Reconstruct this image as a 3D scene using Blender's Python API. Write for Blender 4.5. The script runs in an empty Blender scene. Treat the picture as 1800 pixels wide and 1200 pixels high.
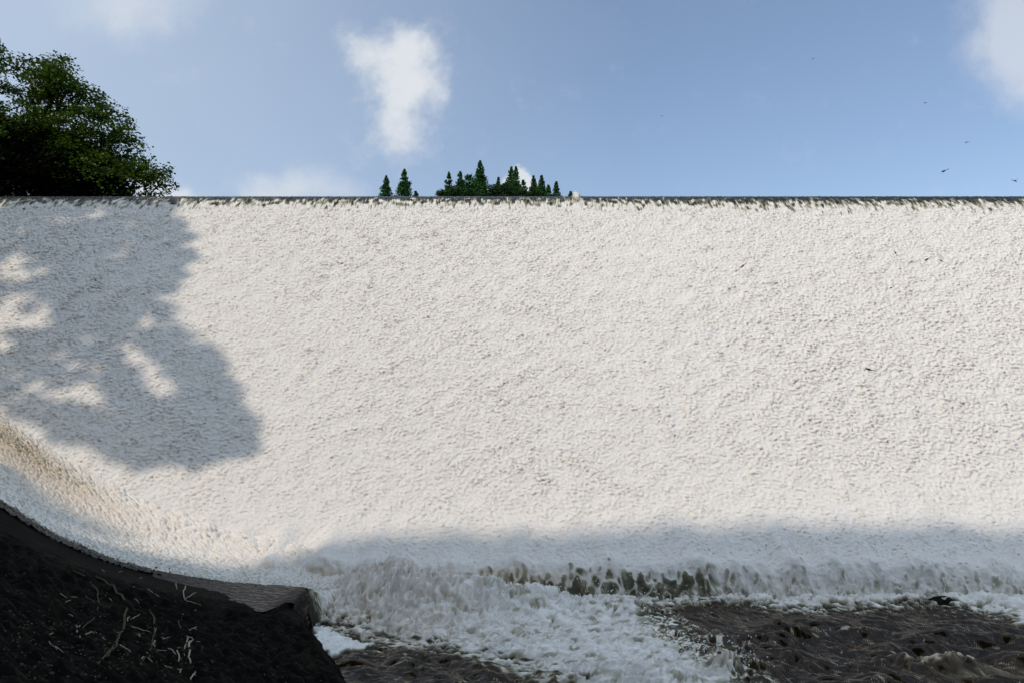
import bpy, math, random
import numpy as np
from mathutils import Vector

S = bpy.context.scene
COL = S.collection
R = math.radians

# ------------------------------------------------------------------ camera
CAMZ = 6.0            # eye height above the river
cam_d = bpy.data.cameras.new('camera')
cam = bpy.data.objects.new('camera', cam_d)
COL.objects.link(cam)
cam.location = (0, 0, CAMZ)
cam.rotation_euler = (R(90), 0, 0)
cam_d.sensor_width = 36.0
cam_d.lens = 24.0
cam_d.shift_y = 100.0 / 1800.0
cam_d.clip_end = 3000
cam_d.clip_start = 0.1
S.camera = cam

# ------------------------------------------------------------------ sun, sky
SUN = Vector((-0.55, -0.47, 0.69)).normalized()      # towards the sun
SUN_EL = math.asin(SUN.z)
SUN_AZ = math.atan2(SUN.x, SUN.y)                    # clockwise from +Y
sd = bpy.data.lights.new('sun', 'SUN')
sd.energy = 2.2
sd.angle = R(1.0)
sd.color = (1.0, 0.875, 0.74)
so = bpy.data.objects.new('sun', sd)
COL.objects.link(so)
so.rotation_euler = (-SUN).to_track_quat('-Z', 'Y').to_euler()
so.location = (-40, -40, 60)

S.view_settings.view_transform = 'Standard'
S.view_settings.look = 'None'
S.view_settings.exposure = 0.06
S.view_settings.gamma = 1.0
S.view_settings.use_curve_mapping = False

S.render.engine = 'CYCLES'
S.cycles.max_bounces = 6
S.cycles.diffuse_bounces = 4
S.cycles.glossy_bounces = 3
S.cycles.transmission_bounces = 3
S.cycles.transparent_max_bounces = 8
S.cycles.use_adaptive_sampling = True
S.cycles.adaptive_threshold = 0.02
S.cycles.use_denoising = True
S.cycles.denoising_input_passes = 'RGB_ALBEDO_NORMAL'
S.cycles.denoising_prefilter = 'ACCURATE'
S.cycles.caustics_reflective = False
S.cycles.caustics_refractive = False

SKY_STRENGTH = 0.15
world = bpy.data.worlds.new('World')
S.world = world
world.use_nodes = True
nt = world.node_tree
nt.nodes.clear()


def mathn(t, op, a, b=None, c=None, clamp=False):
    n = t.nodes.new('ShaderNodeMath')
    n.operation = op
    n.use_clamp = clamp
    for i, v in enumerate((a, b, c)):
        if v is None:
            continue
        if isinstance(v, (int, float)):
            n.inputs[i].default_value = v
        else:
            t.links.new(v, n.inputs[i])
    return n.outputs[0]


def sstep(t, v, lo, hi):
    n = t.nodes.new('ShaderNodeMapRange')
    n.interpolation_type = 'SMOOTHSTEP'
    t.links.new(v, n.inputs['Value'])
    n.inputs['From Min'].default_value = lo
    n.inputs['From Max'].default_value = hi
    return n.outputs[0]


def build_sky():
    tc = nt.nodes.new('ShaderNodeTexCoord')
    sep = nt.nodes.new('ShaderNodeSeparateXYZ')
    nt.links.new(tc.outputs['Generated'], sep.inputs[0])
    y = mathn(nt, 'MAXIMUM', sep.outputs[1], 0.02)
    u = mathn(nt, 'DIVIDE', sep.outputs[0], y)
    v = mathn(nt, 'DIVIDE', sep.outputs[2], y)
    comb = nt.nodes.new('ShaderNodeCombineXYZ')
    nt.links.new(u, comb.inputs[0])
    nt.links.new(v, comb.inputs[1])

    def noise(scale, detail, rough, off=0.0):
        n = nt.nodes.new('ShaderNodeTexNoise')
        n.inputs['Scale'].default_value = scale
        n.inputs['Detail'].default_value = detail
        n.inputs['Roughness'].default_value = rough
        if off:
            a = nt.nodes.new('ShaderNodeVectorMath')
            a.inputs[1].default_value = (off, off * .7, 0)
            nt.links.new(comb.outputs[0], a.inputs[0])
            nt.links.new(a.outputs[0], n.inputs['Vector'])
        else:
            nt.links.new(comb.outputs[0], n.inputs['Vector'])
        return n.outputs['Fac']
    wu = mathn(nt, 'SUBTRACT', noise(9, 4, .6), .5)
    wv = mathn(nt, 'SUBTRACT', noise(9, 4, .6, 7.3), .5)
    uu = mathn(nt, 'MULTIPLY_ADD', wu, .085, u)
    vv = mathn(nt, 'MULTIPLY_ADD', wv, .085, v)
    fine = noise(24, 8, .70, 3.1)

    def blobs(lst):
        tot = None
        for (cu, cv, ru, rv, w) in lst:
            a = mathn(nt, 'DIVIDE', mathn(nt, 'SUBTRACT', uu, cu), ru)
            b = mathn(nt, 'DIVIDE', mathn(nt, 'SUBTRACT', vv, cv), rv)
            r2 = mathn(nt, 'ADD', mathn(nt, 'MULTIPLY', a, a), mathn(nt, 'MULTIPLY', b, b))
            g = mathn(nt, 'MULTIPLY', mathn(nt, 'POWER', 2.718, mathn(nt, 'MULTIPLY', r2, -1.0)), w)
            tot = g if tot is None else mathn(nt, 'ADD', tot, g)
        return tot
    # cumulus puffs: direction-space centre, radii, weight
    main = blobs([(-.175, .508, .045, .040, .9), (-.145, .470, .050, .046, .9), (-.165, .435, .042, .05, .8),
                  (-.160, .395, .035, .05, .6), (-.18, .365, .060, .03, .45), (-.15, .52, .03, .03, .5),
                  (-.232, .515, .026, .024, .55), (-.215, .49, .03, .03, .45), (-.10, .44, .02, .03, .5)])
    main = mathn(nt, 'ADD', main, mathn(nt, 'MULTIPLY', mathn(nt, 'SUBTRACT', fine, .5), 1.5))
    main = mathn(nt, 'ADD', main, mathn(nt, 'MULTIPLY', mathn(nt, 'SUBTRACT', noise(13, 5, .6, 5.9), .5), 1.3))
    c1 = mathn(nt, 'MULTIPLY', sstep(nt, main, .10, 1.75), .97)
    right = blobs([(.735, .545, .07, .085, .95), (.76, .46, .05, .07, .45), (.65, .48, .10, .05, .12)])
    right = mathn(nt, 'ADD', right, mathn(nt, 'MULTIPLY', mathn(nt, 'SUBTRACT', fine, .5), .5))
    c2 = mathn(nt, 'MULTIPLY', sstep(nt, right, .12, .95), .62)
    soft = blobs([(-.56, .575, .12, .055, .55), (-.31, .31, .05, .04, .52), (-.375, .312, .04, .022, .5),
                  (-.24, .30, .04, .03, .35), (-.52, .305, .05, .02, .8), (-.48, .292, .03, .02, .5)])
    soft = mathn(nt, 'ADD', soft, mathn(nt, 'MULTIPLY', mathn(nt, 'SUBTRACT', fine, .5), .35))
    c3 = mathn(nt, 'MULTIPLY', sstep(nt, soft, .08, .85), .8)
    puff = blobs([(.004, .312, .028, .026, 1.2), (.03, .300, .03, .022, .9)])
    puff = mathn(nt, 'ADD', puff, mathn(nt, 'MULTIPLY', mathn(nt, 'SUBTRACT', fine, .5), .35))
    c4 = mathn(nt, 'MULTIPLY', sstep(nt, puff, .30, .75), .9)
    fac = mathn(nt, 'MAXIMUM', mathn(nt, 'MAXIMUM', c1, c2), mathn(nt, 'MAXIMUM', c3, c4))
    fac = mathn(nt, 'MULTIPLY', fac, sstep(nt, sep.outputs[1], .05, .15), clamp=True)

    sky = nt.nodes.new('ShaderNodeTexSky')
    sky.sky_type = 'NISHITA'
    sky.sun_disc = False
    sky.sun_elevation = SUN_EL
    sky.sun_rotation = SUN_AZ
    sky.air_density = 1.0
    sky.dust_density = 1.5
    sky.ozone_density = 1.3
    bg = nt.nodes.new('ShaderNodeBackground')
    nt.links.new(sky.outputs[0], bg.inputs[0])
    bg.inputs[1].default_value = SKY_STRENGTH
    bg_haze = nt.nodes.new('ShaderNodeBackground')       # milky air towards the left
    bg_haze.inputs[0].default_value = (.52, .62, .76, 1)
    bg_cloud = nt.nodes.new('ShaderNodeBackground')
    bg_cloud.inputs[0].default_value = (.72, .75, .79, 1)
    hz = mathn(nt, 'ADD', mathn(nt, 'MULTIPLY', u, -.72), .22)
    hz = mathn(nt, 'ADD', hz, mathn(nt, 'MULTIPLY', mathn(nt, 'SUBTRACT', noise(2.5, 3, .5, 1.7), .5), .25))
    hz = mathn(nt, 'MINIMUM', mathn(nt, 'MAXIMUM', hz, .10), .74)
    hz = mathn(nt, 'MULTIPLY', hz, sstep(nt, sep.outputs[1], .05, .3))
    m0 = nt.nodes.new('ShaderNodeMixShader')
    nt.links.new(hz, m0.inputs[0])
    nt.links.new(bg.outputs[0], m0.inputs[1])
    nt.links.new(bg_haze.outputs[0], m0.inputs[2])
    m1 = nt.nodes.new('ShaderNodeMixShader')
    nt.links.new(fac, m1.inputs[0])
    nt.links.new(m0.outputs[0], m1.inputs[1])
    nt.links.new(bg_cloud.outputs[0], m1.inputs[2])
    # unseen bright cloud added overhead and behind the viewer to lift the shade
    n3 = nt.nodes.new('ShaderNodeTexNoise')
    n3.inputs['Scale'].default_value = 3.0
    n3.inputs['Detail'].default_value = 5
    nt.links.new(tc.outputs['Generated'], n3.inputs['Vector'])
    hi = mathn(nt, 'MAXIMUM', sstep(nt, sep.outputs[2], .56, .78),
               mathn(nt, 'MULTIPLY', sstep(nt, mathn(nt, 'MULTIPLY', sep.outputs[1], -1.0), -.05, .35), sstep(nt, sep.outputs[2], .02, .2)))
    ov = mathn(nt, 'MULTIPLY', hi, sstep(nt, n3.outputs['Fac'], .36, .60))
    bg_fill = nt.nodes.new('ShaderNodeBackground')
    bg_fill.inputs[0].default_value = (.80, .97, 1.17, 1)
    m2 = nt.nodes.new('ShaderNodeMixShader')
    nt.links.new(ov, m2.inputs[0])
    nt.links.new(m1.outputs[0], m2.inputs[1])
    nt.links.new(bg_fill.outputs[0], m2.inputs[2])
    out = nt.nodes.new('ShaderNodeOutputWorld')
    nt.links.new(m2.outputs[0], out.inputs[0])


build_sky()

# ------------------------------------------------------------------ helpers
H = 16.63             # crest height above the river
Y0, BAT = 21.0, 0.85  # toe distance and batter of the face
YC = Y0 + BAT * H     # where the face would meet the crest level


def px(x, y, Y):
    """the world point at distance Y seen at photo coordinates (x, y)"""
    return np.array([(x - 900.0) / 1200.0 * Y, Y, CAMZ + (700.0 - y) / 1200.0 * Y])


def px_plane(x, y, z=0.0):
    """the point of the level plane z seen at photo coordinates (x, y)"""
    Y = (z - CAMZ) / ((700.0 - y) / 1200.0)
    return px(x, y, Y)


def px_face(x, y):
    """the point of the sloping dam face seen at photo coordinates (x, y)"""
    k = (700.0 - y) / 1200.0
    Y = (Y0 + BAT * CAMZ) / (1 - BAT * k)
    return px(x, y, Y)


def tag(o, label=None, cat=None, group=None, kind=None):
    if label: o['label'] = label
    if cat: o['category'] = cat
    if group: o['group'] = group
    if kind: o['kind'] = kind
    return o


def mesh_obj(name, verts, faces, mat, parent=None, smooth=True, attrs=None):
    """faces: (n,3) or (n,4) int array, or list of index tuples"""
    me = bpy.data.meshes.new(name)
    verts = np.asarray(verts, dtype=np.float32)
    if isinstance(faces, np.ndarray):
        n, k = faces.shape
        me.vertices.add(len(verts))
        me.vertices.foreach_set('co', verts.ravel())
        me.loops.add(n * k)
        me.loops.foreach_set('vertex_index', faces.astype(np.int32).ravel())
        me.polygons.add(n)
        me.polygons.foreach_set('loop_start', (np.arange(n) * k).astype(np.int32))
        me.polygons.foreach_set('loop_total', np.full(n, k, np.int32))
        me.update(calc_edges=True)
    else:
        me.from_pydata(verts.tolist(), [], faces)
    me.polygons.foreach_set('use_smooth', np.full(len(me.polygons), smooth))
    for k, a in (attrs or {}).items():
        at = me.attributes.new(k, 'FLOAT', 'POINT')
        at.data.foreach_set('value', np.asarray(a, np.float32).ravel())
    me.materials.append(mat)
    me.update()
    o = bpy.data.objects.new(name, me)
    COL.objects.link(o)
    if parent is not None:
        o.parent = parent
    return o


def empty(name, loc=(0, 0, 0)):
    o = bpy.data.objects.new(name, None)
    o.empty_display_size = .3
    COL.objects.link(o)
    o.location = loc
    return o


def grid_faces(nu, nv):
    """quads of a grid stored as index i*nv + j"""
    i, j = np.meshgrid(np.arange(nu - 1), np.arange(nv - 1), indexing='ij')
    a = (i * nv + j).ravel()
    return np.stack([a, a + nv, a + nv + 1, a + 1], 1)


def smooth01(x, a, b):
    t = np.clip((x - a) / (b - a), 0, 1)
    return t * t * (3 - 2 * t)


def fnoise(shape, step, lo, hi, elong=1.0, theta=0.0, seed=0, slope=0.0):
    """band-limited noise, std 1: wavelengths lo..hi metres, features elong times
    longer along theta (from the first grid axis towards the second)"""
    rng = np.random.default_rng(seed)
    w = np.fft.rfft2(rng.standard_normal(shape))
    fu = np.fft.fftfreq(shape[0], step[0])[:, None]
    fv = np.fft.rfftfreq(shape[1], step[1])[None, :]
    c, s = math.cos(theta), math.sin(theta)
    a = (fu * c + fv * s) * elong ** .5
    b = (-fu * s + fv * c) / elong ** .5
    f = np.sqrt(a * a + b * b) + 1e-9
    band = np.exp(-((np.maximum(f, 1 / lo) - 1 / lo) * lo * 2.0) ** 2) * np.exp(-((1 / hi - np.minimum(f, 1 / hi)) * hi * 2.0) ** 2)
    band = band * f ** (-slope)
    band[0, 0] = 0
    n = np.fft.irfft2(w * band, shape)
    return n / n.std()


def billow(n):
    return 1 - np.exp(-1.2 * np.abs(n))


def tube(pts, radii, sides=6, cap=True):
    """verts, faces of a tapered tube along pts"""
    pts = [Vector(p) for p in pts]
    V, F = [], []
    n = len(pts)
    for i, p in enumerate(pts):
        d = (pts[min(i + 1, n - 1)] - pts[max(i - 1, 0)])
        d = d.normalized() if d.length > 1e-9 else Vector((0, 0, 1))
        ref = Vector((0, 0, 1)) if abs(d.z) < .9 else Vector((1, 0, 0))
        a = d.cross(ref).normalized()
        b = d.cross(a)
        for k in range(sides):
            t = 2 * math.pi * k / sides
            V.append(p + (a * math.cos(t) + b * math.sin(t)) * radii[i])
    for i in range(n - 1):
        for k in range(sides):
            k2 = (k + 1) % sides
            F.append((i * sides + k, i * sides + k2, (i + 1) * sides + k2, (i + 1) * sides + k))
    if cap:
        F.append(tuple(reversed(range(sides))))
        F.append(tuple(range((n - 1) * sides, n * sides)))
    return V, F


def join(parts):
    V, F = [], []
    for v, f in parts:
        o = len(V)
        V.extend([tuple(p) for p in v])
        F.extend([tuple(i + o for i in q) for q in f])
    return V, F


# ------------------------------------------------------------------ materials
def new_mat(name):
    m = bpy.data.materials.new(name)
    m.use_nodes = True
    t = m.node_tree
    b = t.nodes['Principled BSDF']
    return m, t, b


def tex_noise(t, scale, detail=4, rough=.55, vec=None, stretch=None):
    n = t.nodes.new('ShaderNodeTexNoise')
    n.inputs['Scale'].default_value = scale
    n.inputs['Detail'].default_value = detail
    n.inputs['Roughness'].default_value = rough
    if vec is None:
        tc = t.nodes.new('ShaderNodeTexCoord')
        vec = tc.outputs['Object']
    if stretch:
        mp = t.nodes.new('ShaderNodeMapping')
        mp.inputs['Scale'].default_value = stretch
        t.links.new(vec, mp.inputs[0])
        vec = mp.outputs[0]
    t.links.new(vec, n.inputs['Vector'])
    return n.outputs['Fac']


def ramp(t, fac, stops):
    r = t.nodes.new('ShaderNodeValToRGB')
    e = r.color_ramp.elements
    while len(e) < len(stops):
        e.new(.5)
    for i, (p, c) in enumerate(stops):
        e[i].position = p
        e[i].color = (*c, 1) if len(c) == 3 else c
    t.links.new(fac, r.inputs[0])
    return r.outputs[0]


def bump(t, b, height, strength, dist):
    n = t.nodes.new('ShaderNodeBump')
    n.inputs['Strength'].default_value = strength
    n.inputs['Distance'].default_value = dist
    t.links.new(height, n.inputs['Height'])
    t.links.new(n.outputs[0], b.inputs['Normal'])


def water_material(name, deep, bump_dist, stretch=None, white=(.795, .785, .75), spec=.5):
    """water by how much air is beaten into it: attribute air 0 = clear, 1 = white foam;
    attribute silt = brown mud carried in the foam"""
    m, t, b = new_mat(name)
    at = t.nodes.new('ShaderNodeAttribute')
    at.attribute_name = 'air'
    si = t.nodes.new('ShaderNodeAttribute')
    si.attribute_name = 'silt'
    n = tex_noise(t, 9, 5, .65, stretch=stretch)
    air = mathn(t, 'ADD', at.outputs['Fac'], mathn(t, 'MULTIPLY', mathn(t, 'SUBTRACT', n, .5), .14), clamp=True)
    colr = ramp(t, air, [(0, deep), (.22, (deep[0] * 2.2, deep[1] * 2.1, deep[2] * 1.8)), (.5, (.17, .165, .11)),
                         (.74, (.46, .46, .38)), (.93, white)])
    mx = t.nodes.new('ShaderNodeMix')
    mx.data_type = 'RGBA'
    t.links.new(si.outputs['Fac'], mx.inputs[0])
    t.links.new(colr, mx.inputs[6])
    mul = t.nodes.new('ShaderNodeMix')
    mul.data_type = 'RGBA'
    mul.blend_type = 'MULTIPLY'
    mul.inputs[0].default_value = 1
    t.links.new(colr, mul.inputs[6])
    mul.inputs[7].default_value = (.82, .68, .55, 1)
    t.links.new(mul.outputs[2], mx.inputs[7])
    t.links.new(mx.outputs[2], b.inputs['Base Color'])
    ro = ramp(t, air, [(0, (.04,) * 3), (.25, (.09,) * 3), (.5, (.3,) * 3), (.8, (.75,) * 3)])
    t.links.new(ro, b.inputs['Roughness'])
    b.inputs['IOR'].default_value = 1.33
    b.inputs['Specular IOR Level'].default_value = spec
    bump(t, b, tex_noise(t, 16, 5, .7, stretch=stretch), .8, bump_dist)
    return m


M_FALL = water_material('falling_water', (.016, .017, .018), .05, spec=.25)
M_RIVER = water_material('river_water', (.017, .0105, .0036), .002, spec=.5)
M_FILM = water_material('film_of_water', (.022, .018, .015), .0015, stretch=(.5, 3, 3))
M_SHEET = water_material('thin_water', (.020, .018, .015), .008)


def mat_bank():
    m, t, b = new_mat('wet_dark_rock')
    c = ramp(t, tex_noise(t, 1.1, 7, .65), [(.30, (.003, .0026, .002)), (.52, (.0065, .0055, .0035)),
                                           (.64, (.015, .011, .005)), (.80, (.020, .018, .007))])
    mott = tex_noise(t, 22, 6, .75)
    mx = t.nodes.new('ShaderNodeMix')
    mx.data_type = 'RGBA'
    mx.blend_type = 'MULTIPLY'
    mx.inputs[0].default_value = .85
    t.links.new(c, mx.inputs[6])
    t.links.new(ramp(t, mott, [(.36, (.2, .2, .2)), (.72, (1.7, 1.7, 1.6))]), mx.inputs[7])
    t.links.new(mx.outputs[2], b.inputs['Base Color'])
    b.inputs['Roughness'].default_value = .8
    b.inputs['Specular IOR Level'].default_value = .12
    bump(t, b, tex_noise(t, 14, 8, .75), 1.0, .06)
    return m


def mat_concrete():
    m, t, b = new_mat('wet_concrete')
    c = ramp(t, tex_noise(t, 2.2, 7, .7), [(.3, (.004, .0036, .003)), (.55, (.009, .0078, .006)), (.75, (.018, .015, .011))])
    t.links.new(c, b.inputs['Base Color'])
    b.inputs['Roughness'].default_value = .6
    b.inputs['Specular IOR Level'].default_value = .12
    bump(t, b, tex_noise(t, 20, 7, .7), .8, .03)
    return m


def mat_plain(name, stops, scale, rough=.8, spec=.2, bscale=20, bd=.01):
    m, t, b = new_mat(name)
    t.links.new(ramp(t, tex_noise(t, scale, 5, .6), stops), b.inputs['Base Color'])
    b.inputs['Roughness'].default_value = rough
    b.inputs['Specular IOR Level'].default_value = spec
    bump(t, b, tex_noise(t, bscale, 4, .6), .6, bd)
    return m


def mat_leaf(name, stops, scale=.9):
    m, t, b = new_mat(name)
    c = ramp(t, tex_noise(t, scale, 3, .6), stops)
    t.links.new(c, b.inputs['Base Color'])
    b.inputs['Roughness'].default_value = .6
    b.inputs['Specular IOR Level'].default_value = .15
    tr = t.nodes.new('ShaderNodeBsdfTranslucent')
    t.links.new(c, tr.inputs[0])
    mx = t.nodes.new('ShaderNodeMixShader')
    mx.inputs[0].default_value = .22
    t.links.new(b.outputs[0], mx.inputs[1])
    t.links.new(tr.outputs[0], mx.inputs[2])
    t.links.new(mx.outputs[0], t.nodes['Material Output'].inputs[0])
    return m


M_BANK = mat_bank()
M_CONC = mat_concrete()
M_DAM = mat_plain('dam_concrete', [(.3, (.03, .03, .028)), (.7, (.07, .068, .06))], 1.5, .7)
M_SOIL = mat_plain('forest_floor', [(.3, (.02, .018, .01)), (.7, (.04, .05, .02))], .6, .9, .1, 5, .1)
M_BARK = mat_plain('bark', [(.3, (.008, .0065, .005)), (.7, (.02, .017, .013))], 6, .9, .1)
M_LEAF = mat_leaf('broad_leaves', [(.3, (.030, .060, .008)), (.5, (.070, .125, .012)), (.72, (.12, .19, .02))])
M_LEAF2 = mat_leaf('shade_tinted_leaves', [(.3, (.003, .006, .002)), (.7, (.007, .015, .004))])  # darker copy of the leaf colour with shade mixed in
M_PINE = mat_leaf('conifer_needles', [(.3, (.022, .075, .020)), (.7, (.050, .145, .032))], 1.2)
M_BUSH = mat_leaf('bush_leaves', [(.3, (.018, .045, .010)), (.7, (.04, .085, .018))], .8)
M_TWIG = mat_plain('dead_wood', [(.3, (.20, .17, .12)), (.7, (.42, .37, .27))], 30, .7, .3, 60, .002)
M_ROOT = mat_plain('mossy_root', [(.3, (.03, .024, .011)), (.6, (.07, .058, .028)), (.8, (.13, .11, .06))], 12, .8, .2, 40, .004)
M_FLY = mat_plain('dragonfly_body', [(.3, (.006, .006, .007)), (.7, (.02, .018, .016))], 60, .4, .4)

_m, _t, _b = new_mat('dragonfly_wing')
_b.inputs['Base Color'].default_value = (.25, .24, .22, 1)
_b.inputs['Alpha'].default_value = .16
_b.inputs['Roughness'].default_value = .3
M_WING = _m

# ------------------------------------------------------------------ dam and falling water
# profile of the water sheet in (Y, z), from behind the crest down to the river
def bez(p0, p1, p2, n):
    t = np.linspace(0, 1, n)[:, None]
    return (1 - t) ** 2 * np.array(p0) + 2 * t * (1 - t) * np.array(p1) + t ** 2 * np.array(p2)


LIP_Y, LIP_Z = 20.62, 1.08
prof = np.concatenate([
    bez((YC + 4.0, H - .12), (YC + 2.4, H - .02), (YC + 1.3, H), 12),
    bez((YC + 1.3, H), (YC - .15, H), (YC - 1.2, H - 1.2 / BAT), 30)[1:],
    bez((YC - 1.2, H - 1.2 / BAT), (Y0 + 5.0 * BAT, 5.0), (Y0 + 3.9 * BAT, 3.9), 60)[1:],
    bez((Y0 + 3.9 * BAT, 3.9), (Y0 + 1.15 * BAT, 1.15), (LIP_Y + .2, LIP_Z + .02), 50)[1:],
    bez((LIP_Y + .2, LIP_Z + .02), (LIP_Y - .12, LIP_Z), (LIP_Y - .22, LIP_Z - .45), 16)[1:],
    bez((LIP_Y - .22, LIP_Z - .45), (LIP_Y - .30, LIP_Z - .85), (LIP_Y - .32, LIP_Z - 1.5), 10)[1:],
])
arc = np.concatenate([[0], np.cumsum(np.hypot(*np.diff(prof, axis=0).T))])


def build_fall():
    x0, x1, st = -31.0, 33.0, .042
    nx = int((x1 - x0) / st) & ~1
    ns = int(arc[-1] / st) & ~1
    X = np.linspace(x0, x1, nx)[:, None] * np.ones((1, ns))
    s = np.linspace(0, arc[-1], ns)
    Yp = np.interp(s, arc, prof[:, 0])
    Zp = np.interp(s, arc, prof[:, 1])
    dY, dZ = np.gradient(Yp), np.gradient(Zp)
    L = np.hypot(dY, dZ)
    tY, tZ = dY / L, dZ / L                       # down the flow
    nY, nZ = tZ, -tY                              # outwards (towards the viewer and up)
    nY, nZ = np.where(nZ < -.2, -nY, nY), np.where(nZ < -.2, -nZ, nZ)
    s_crest = arc[np.argmax((prof[:, 1] - CAMZ) / prof[:, 0])]      # where the crest meets the sky
    Sg = s[None, :] - s_crest + 0 * X             # metres below the crest line
    sh, dd = (nx, ns), (st, st)
    zz = Zp[None, :] + 0 * X
    # lumps: '/' ledges in the middle, flat streaks at lower left, rounder scallops right
    # second axis runs DOWN the face, so '/' is a negative angle
    A = fnoise(sh, dd, .16, .50, 1.7, -.6, 1, .4) + .7 * fnoise(sh, dd, .10, .2, 1.4, -.6, 2)
    B = fnoise(sh, dd, .16, .60, 2.6, -.15, 3, .4) + .6 * fnoise(sh, dd, .10, .22, 2.0, -.1, 4)
    C = fnoise(sh, dd, .18, .65, 1.2, -.3, 5, .4) + .7 * fnoise(sh, dd, .10, .22, 1.1, -.4, 6)
    V = fnoise(sh, dd, .10, .5, 4.0, math.pi / 2, 7)
    wl = smooth01(-X - 4 - .9 * (zz - 4), -4, 10)
    wr = smooth01(X, 0, 12)
    fade_b = smooth01(zz, 1.2, 4.5)
    wb = (1 - fade_b)
    n = A * (1 - wl) * (1 - wr) + B * np.maximum(wl, wb) * (1 - wr * (1 - wb)) + C * wr * (1 - wb)
    n = n / 1.2
    top = smooth01(Sg, .3, 3.0)
    big = fnoise(sh, dd, 1.2, 5.0, 1.6, -.7, 8)
    # broken ledges: the sheet piles up and drops off in short oblique steps
    lowA = fnoise(sh, dd, .6, 2.4, 1.3, -.5, 17); lowB = fnoise(sh, dd, .3, .8, 1.2, -.4, 18)
    ang = -.62 * (1 - wl) * (1 - .5 * wr) - .12 * wl
    ph = (Sg * np.cos(ang) + X * np.sin(-ang) * -1) / .85 + .85 * lowA + .30 * lowB
    saw = ph - np.floor(ph)
    saw = np.where(saw < .86, saw / .86, (1 - saw) / .14) - .5
    broken = smooth01(fnoise(sh, dd, .5, 1.6, 1.5, -.5, 19), .0, 1.3)
    lump = np.tanh(n * .8) * (1 + .35 * np.maximum(n, 0)) + 1.8 * saw * broken
    amp = .023 * (.30 + .70 * top) * np.clip(1 + .13 * big, .6, 1.6) * (.55 + .45 * smooth01(zz, .9, 3.5))
    amp *= (1 + .30 * wr * (1 - smooth01(zz, 9, 14)))
    lip = smooth01(s, arc[-1] - 1.9, arc[-1] - 1.2)[None, :]
    amp = amp * (1 - .5 * lip)
    fineN = fnoise(sh, dd, .09, .18, 1.0, 0, 9)
    d = amp * lump + .008 * fineN * (.4 + .6 * top) + .018 * big * top * .6 + (.35 + .65 * (1 - smooth01(Sg, 2, 8))) * .014 * V
    d *= smooth01(Sg, -.6, .5)[:] * .999 + .001
    # curtain over the sill: bulging ropes of water with hollows between
    rope = fnoise(sh, dd, .55, 1.6, 2.4, math.pi / 2, 10)
    rope2 = fnoise(sh, dd, .34, .9, 1.3, math.pi / 2, 11)
    d += lip * (.05 * np.tanh(rope) + .016 * np.tanh(rope2))
    slump = .75 * amp * lump * (1 - lip)          # the fronts of the lumps lean downhill
    und = .10 * fnoise(sh, dd, 1.2, 5.0, 1, 0, 12)[:, :1] * smooth01(zz, 2.2, 1.2)
    Yv = Yp[None, :] + d * nY[None, :] + slump * tY[None, :]
    Zv = Zp[None, :] + d * nZ[None, :] + slump * tZ[None, :] + und
    Xv = X + .15 * amp * B
    # small boil on the crest right of the conifers
    bx, by = px(1012, 347, YC)[0], YC
    g = np.exp(-((Xv - bx) / .22) ** 2) * np.exp(-((Yv - by + .25) / .5) ** 2)
    Zv += g * (.32 + .07 * fineN)
    # air: clear and dark at the crest, torn into white along the fall lines
    tear = fnoise(sh, dd, .22, 1.3, 14.0, math.pi / 2, 13)
    tear_b = fnoise(sh, dd, .5, 5.0, 1.6, math.pi / 2, 14)
    start = .72 + .25 * tear_b + .15 * wr
    air = smooth01(Sg + .24 * tear, start - .42, start + 1.1)
    air = np.maximum(air * .97, g * 1.2)
    # olive in the low spots between lumps, a few dark ones
    gap = smooth01(-n + .5 * broken, 1.9, 3.0) * (.25 + .25 * smooth01(big, .2, 1.6)) * (zz > 3) * top
    air -= gap
    under = smooth01(ph - np.floor(ph), .84, .92) * broken * top * (zz > 2)  # shade beneath the ledges, coloured in as thinner foam
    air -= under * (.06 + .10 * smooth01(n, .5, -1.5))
    streak = fnoise(sh, dd, .15, 1.2, 7.0, math.pi / 2, 15)
    air -= .24 * smooth01(streak, 1.0, 2.8) * smooth01(Sg, 9, 1)
    xr = smooth01(X, 4.5, 7.5)
    web = np.abs(rope + .30 * rope2) * (1 - xr) + xr * np.minimum(np.abs(rope2 + .55 * rope), np.abs(.8 * rope - .3 * rope2 + .35)) * .85
    prog = smooth01(s[None, :] + .10 * rope2, arc[-1] - 1.45, arc[-1] - .80)
    hole = smooth01(web - .55 * (1 - prog), .06, .55)
    drop = smooth01(s[None, :] + .13 * rope2, arc[-1] - 1.42, arc[-1] - 1.12)
    depth = (.27 + .17 * smooth01(X, -1.5, 3.2)) * (1 - .60 * xr) + .10 * np.clip(tear_b, -1, 1)
    depth *= smooth01(X, -2.4, -.6)
    depth *= 1 + .25 * smooth01(s, arc[-1] - 1.3, arc[-1] - .8)[None, :]
    air -= drop * hole * depth
    pock = smooth01(fnoise(sh, dd, .12, .5, 1.6, -.1, 16), 1.5, 2.3)
    air -= .35 * pock * smooth01(zz, 2.2, 1.3) * (1 - drop) * smooth01(X, -2, 8)
    silt = .22 + .02 * np.clip(big, -1, 1.5) * fade_b
    silt = np.clip(silt + .5 * drop * (1 - smooth01(X, 0, 4)), 0, 1)
    P = np.stack([Xv, Yv, Zv], -1).reshape(-1, 3)
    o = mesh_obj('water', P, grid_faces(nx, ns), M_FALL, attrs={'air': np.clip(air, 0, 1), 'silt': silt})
    tag(o, 'sheet of white water falling down the sloping dam face', kind='structure')


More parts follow.
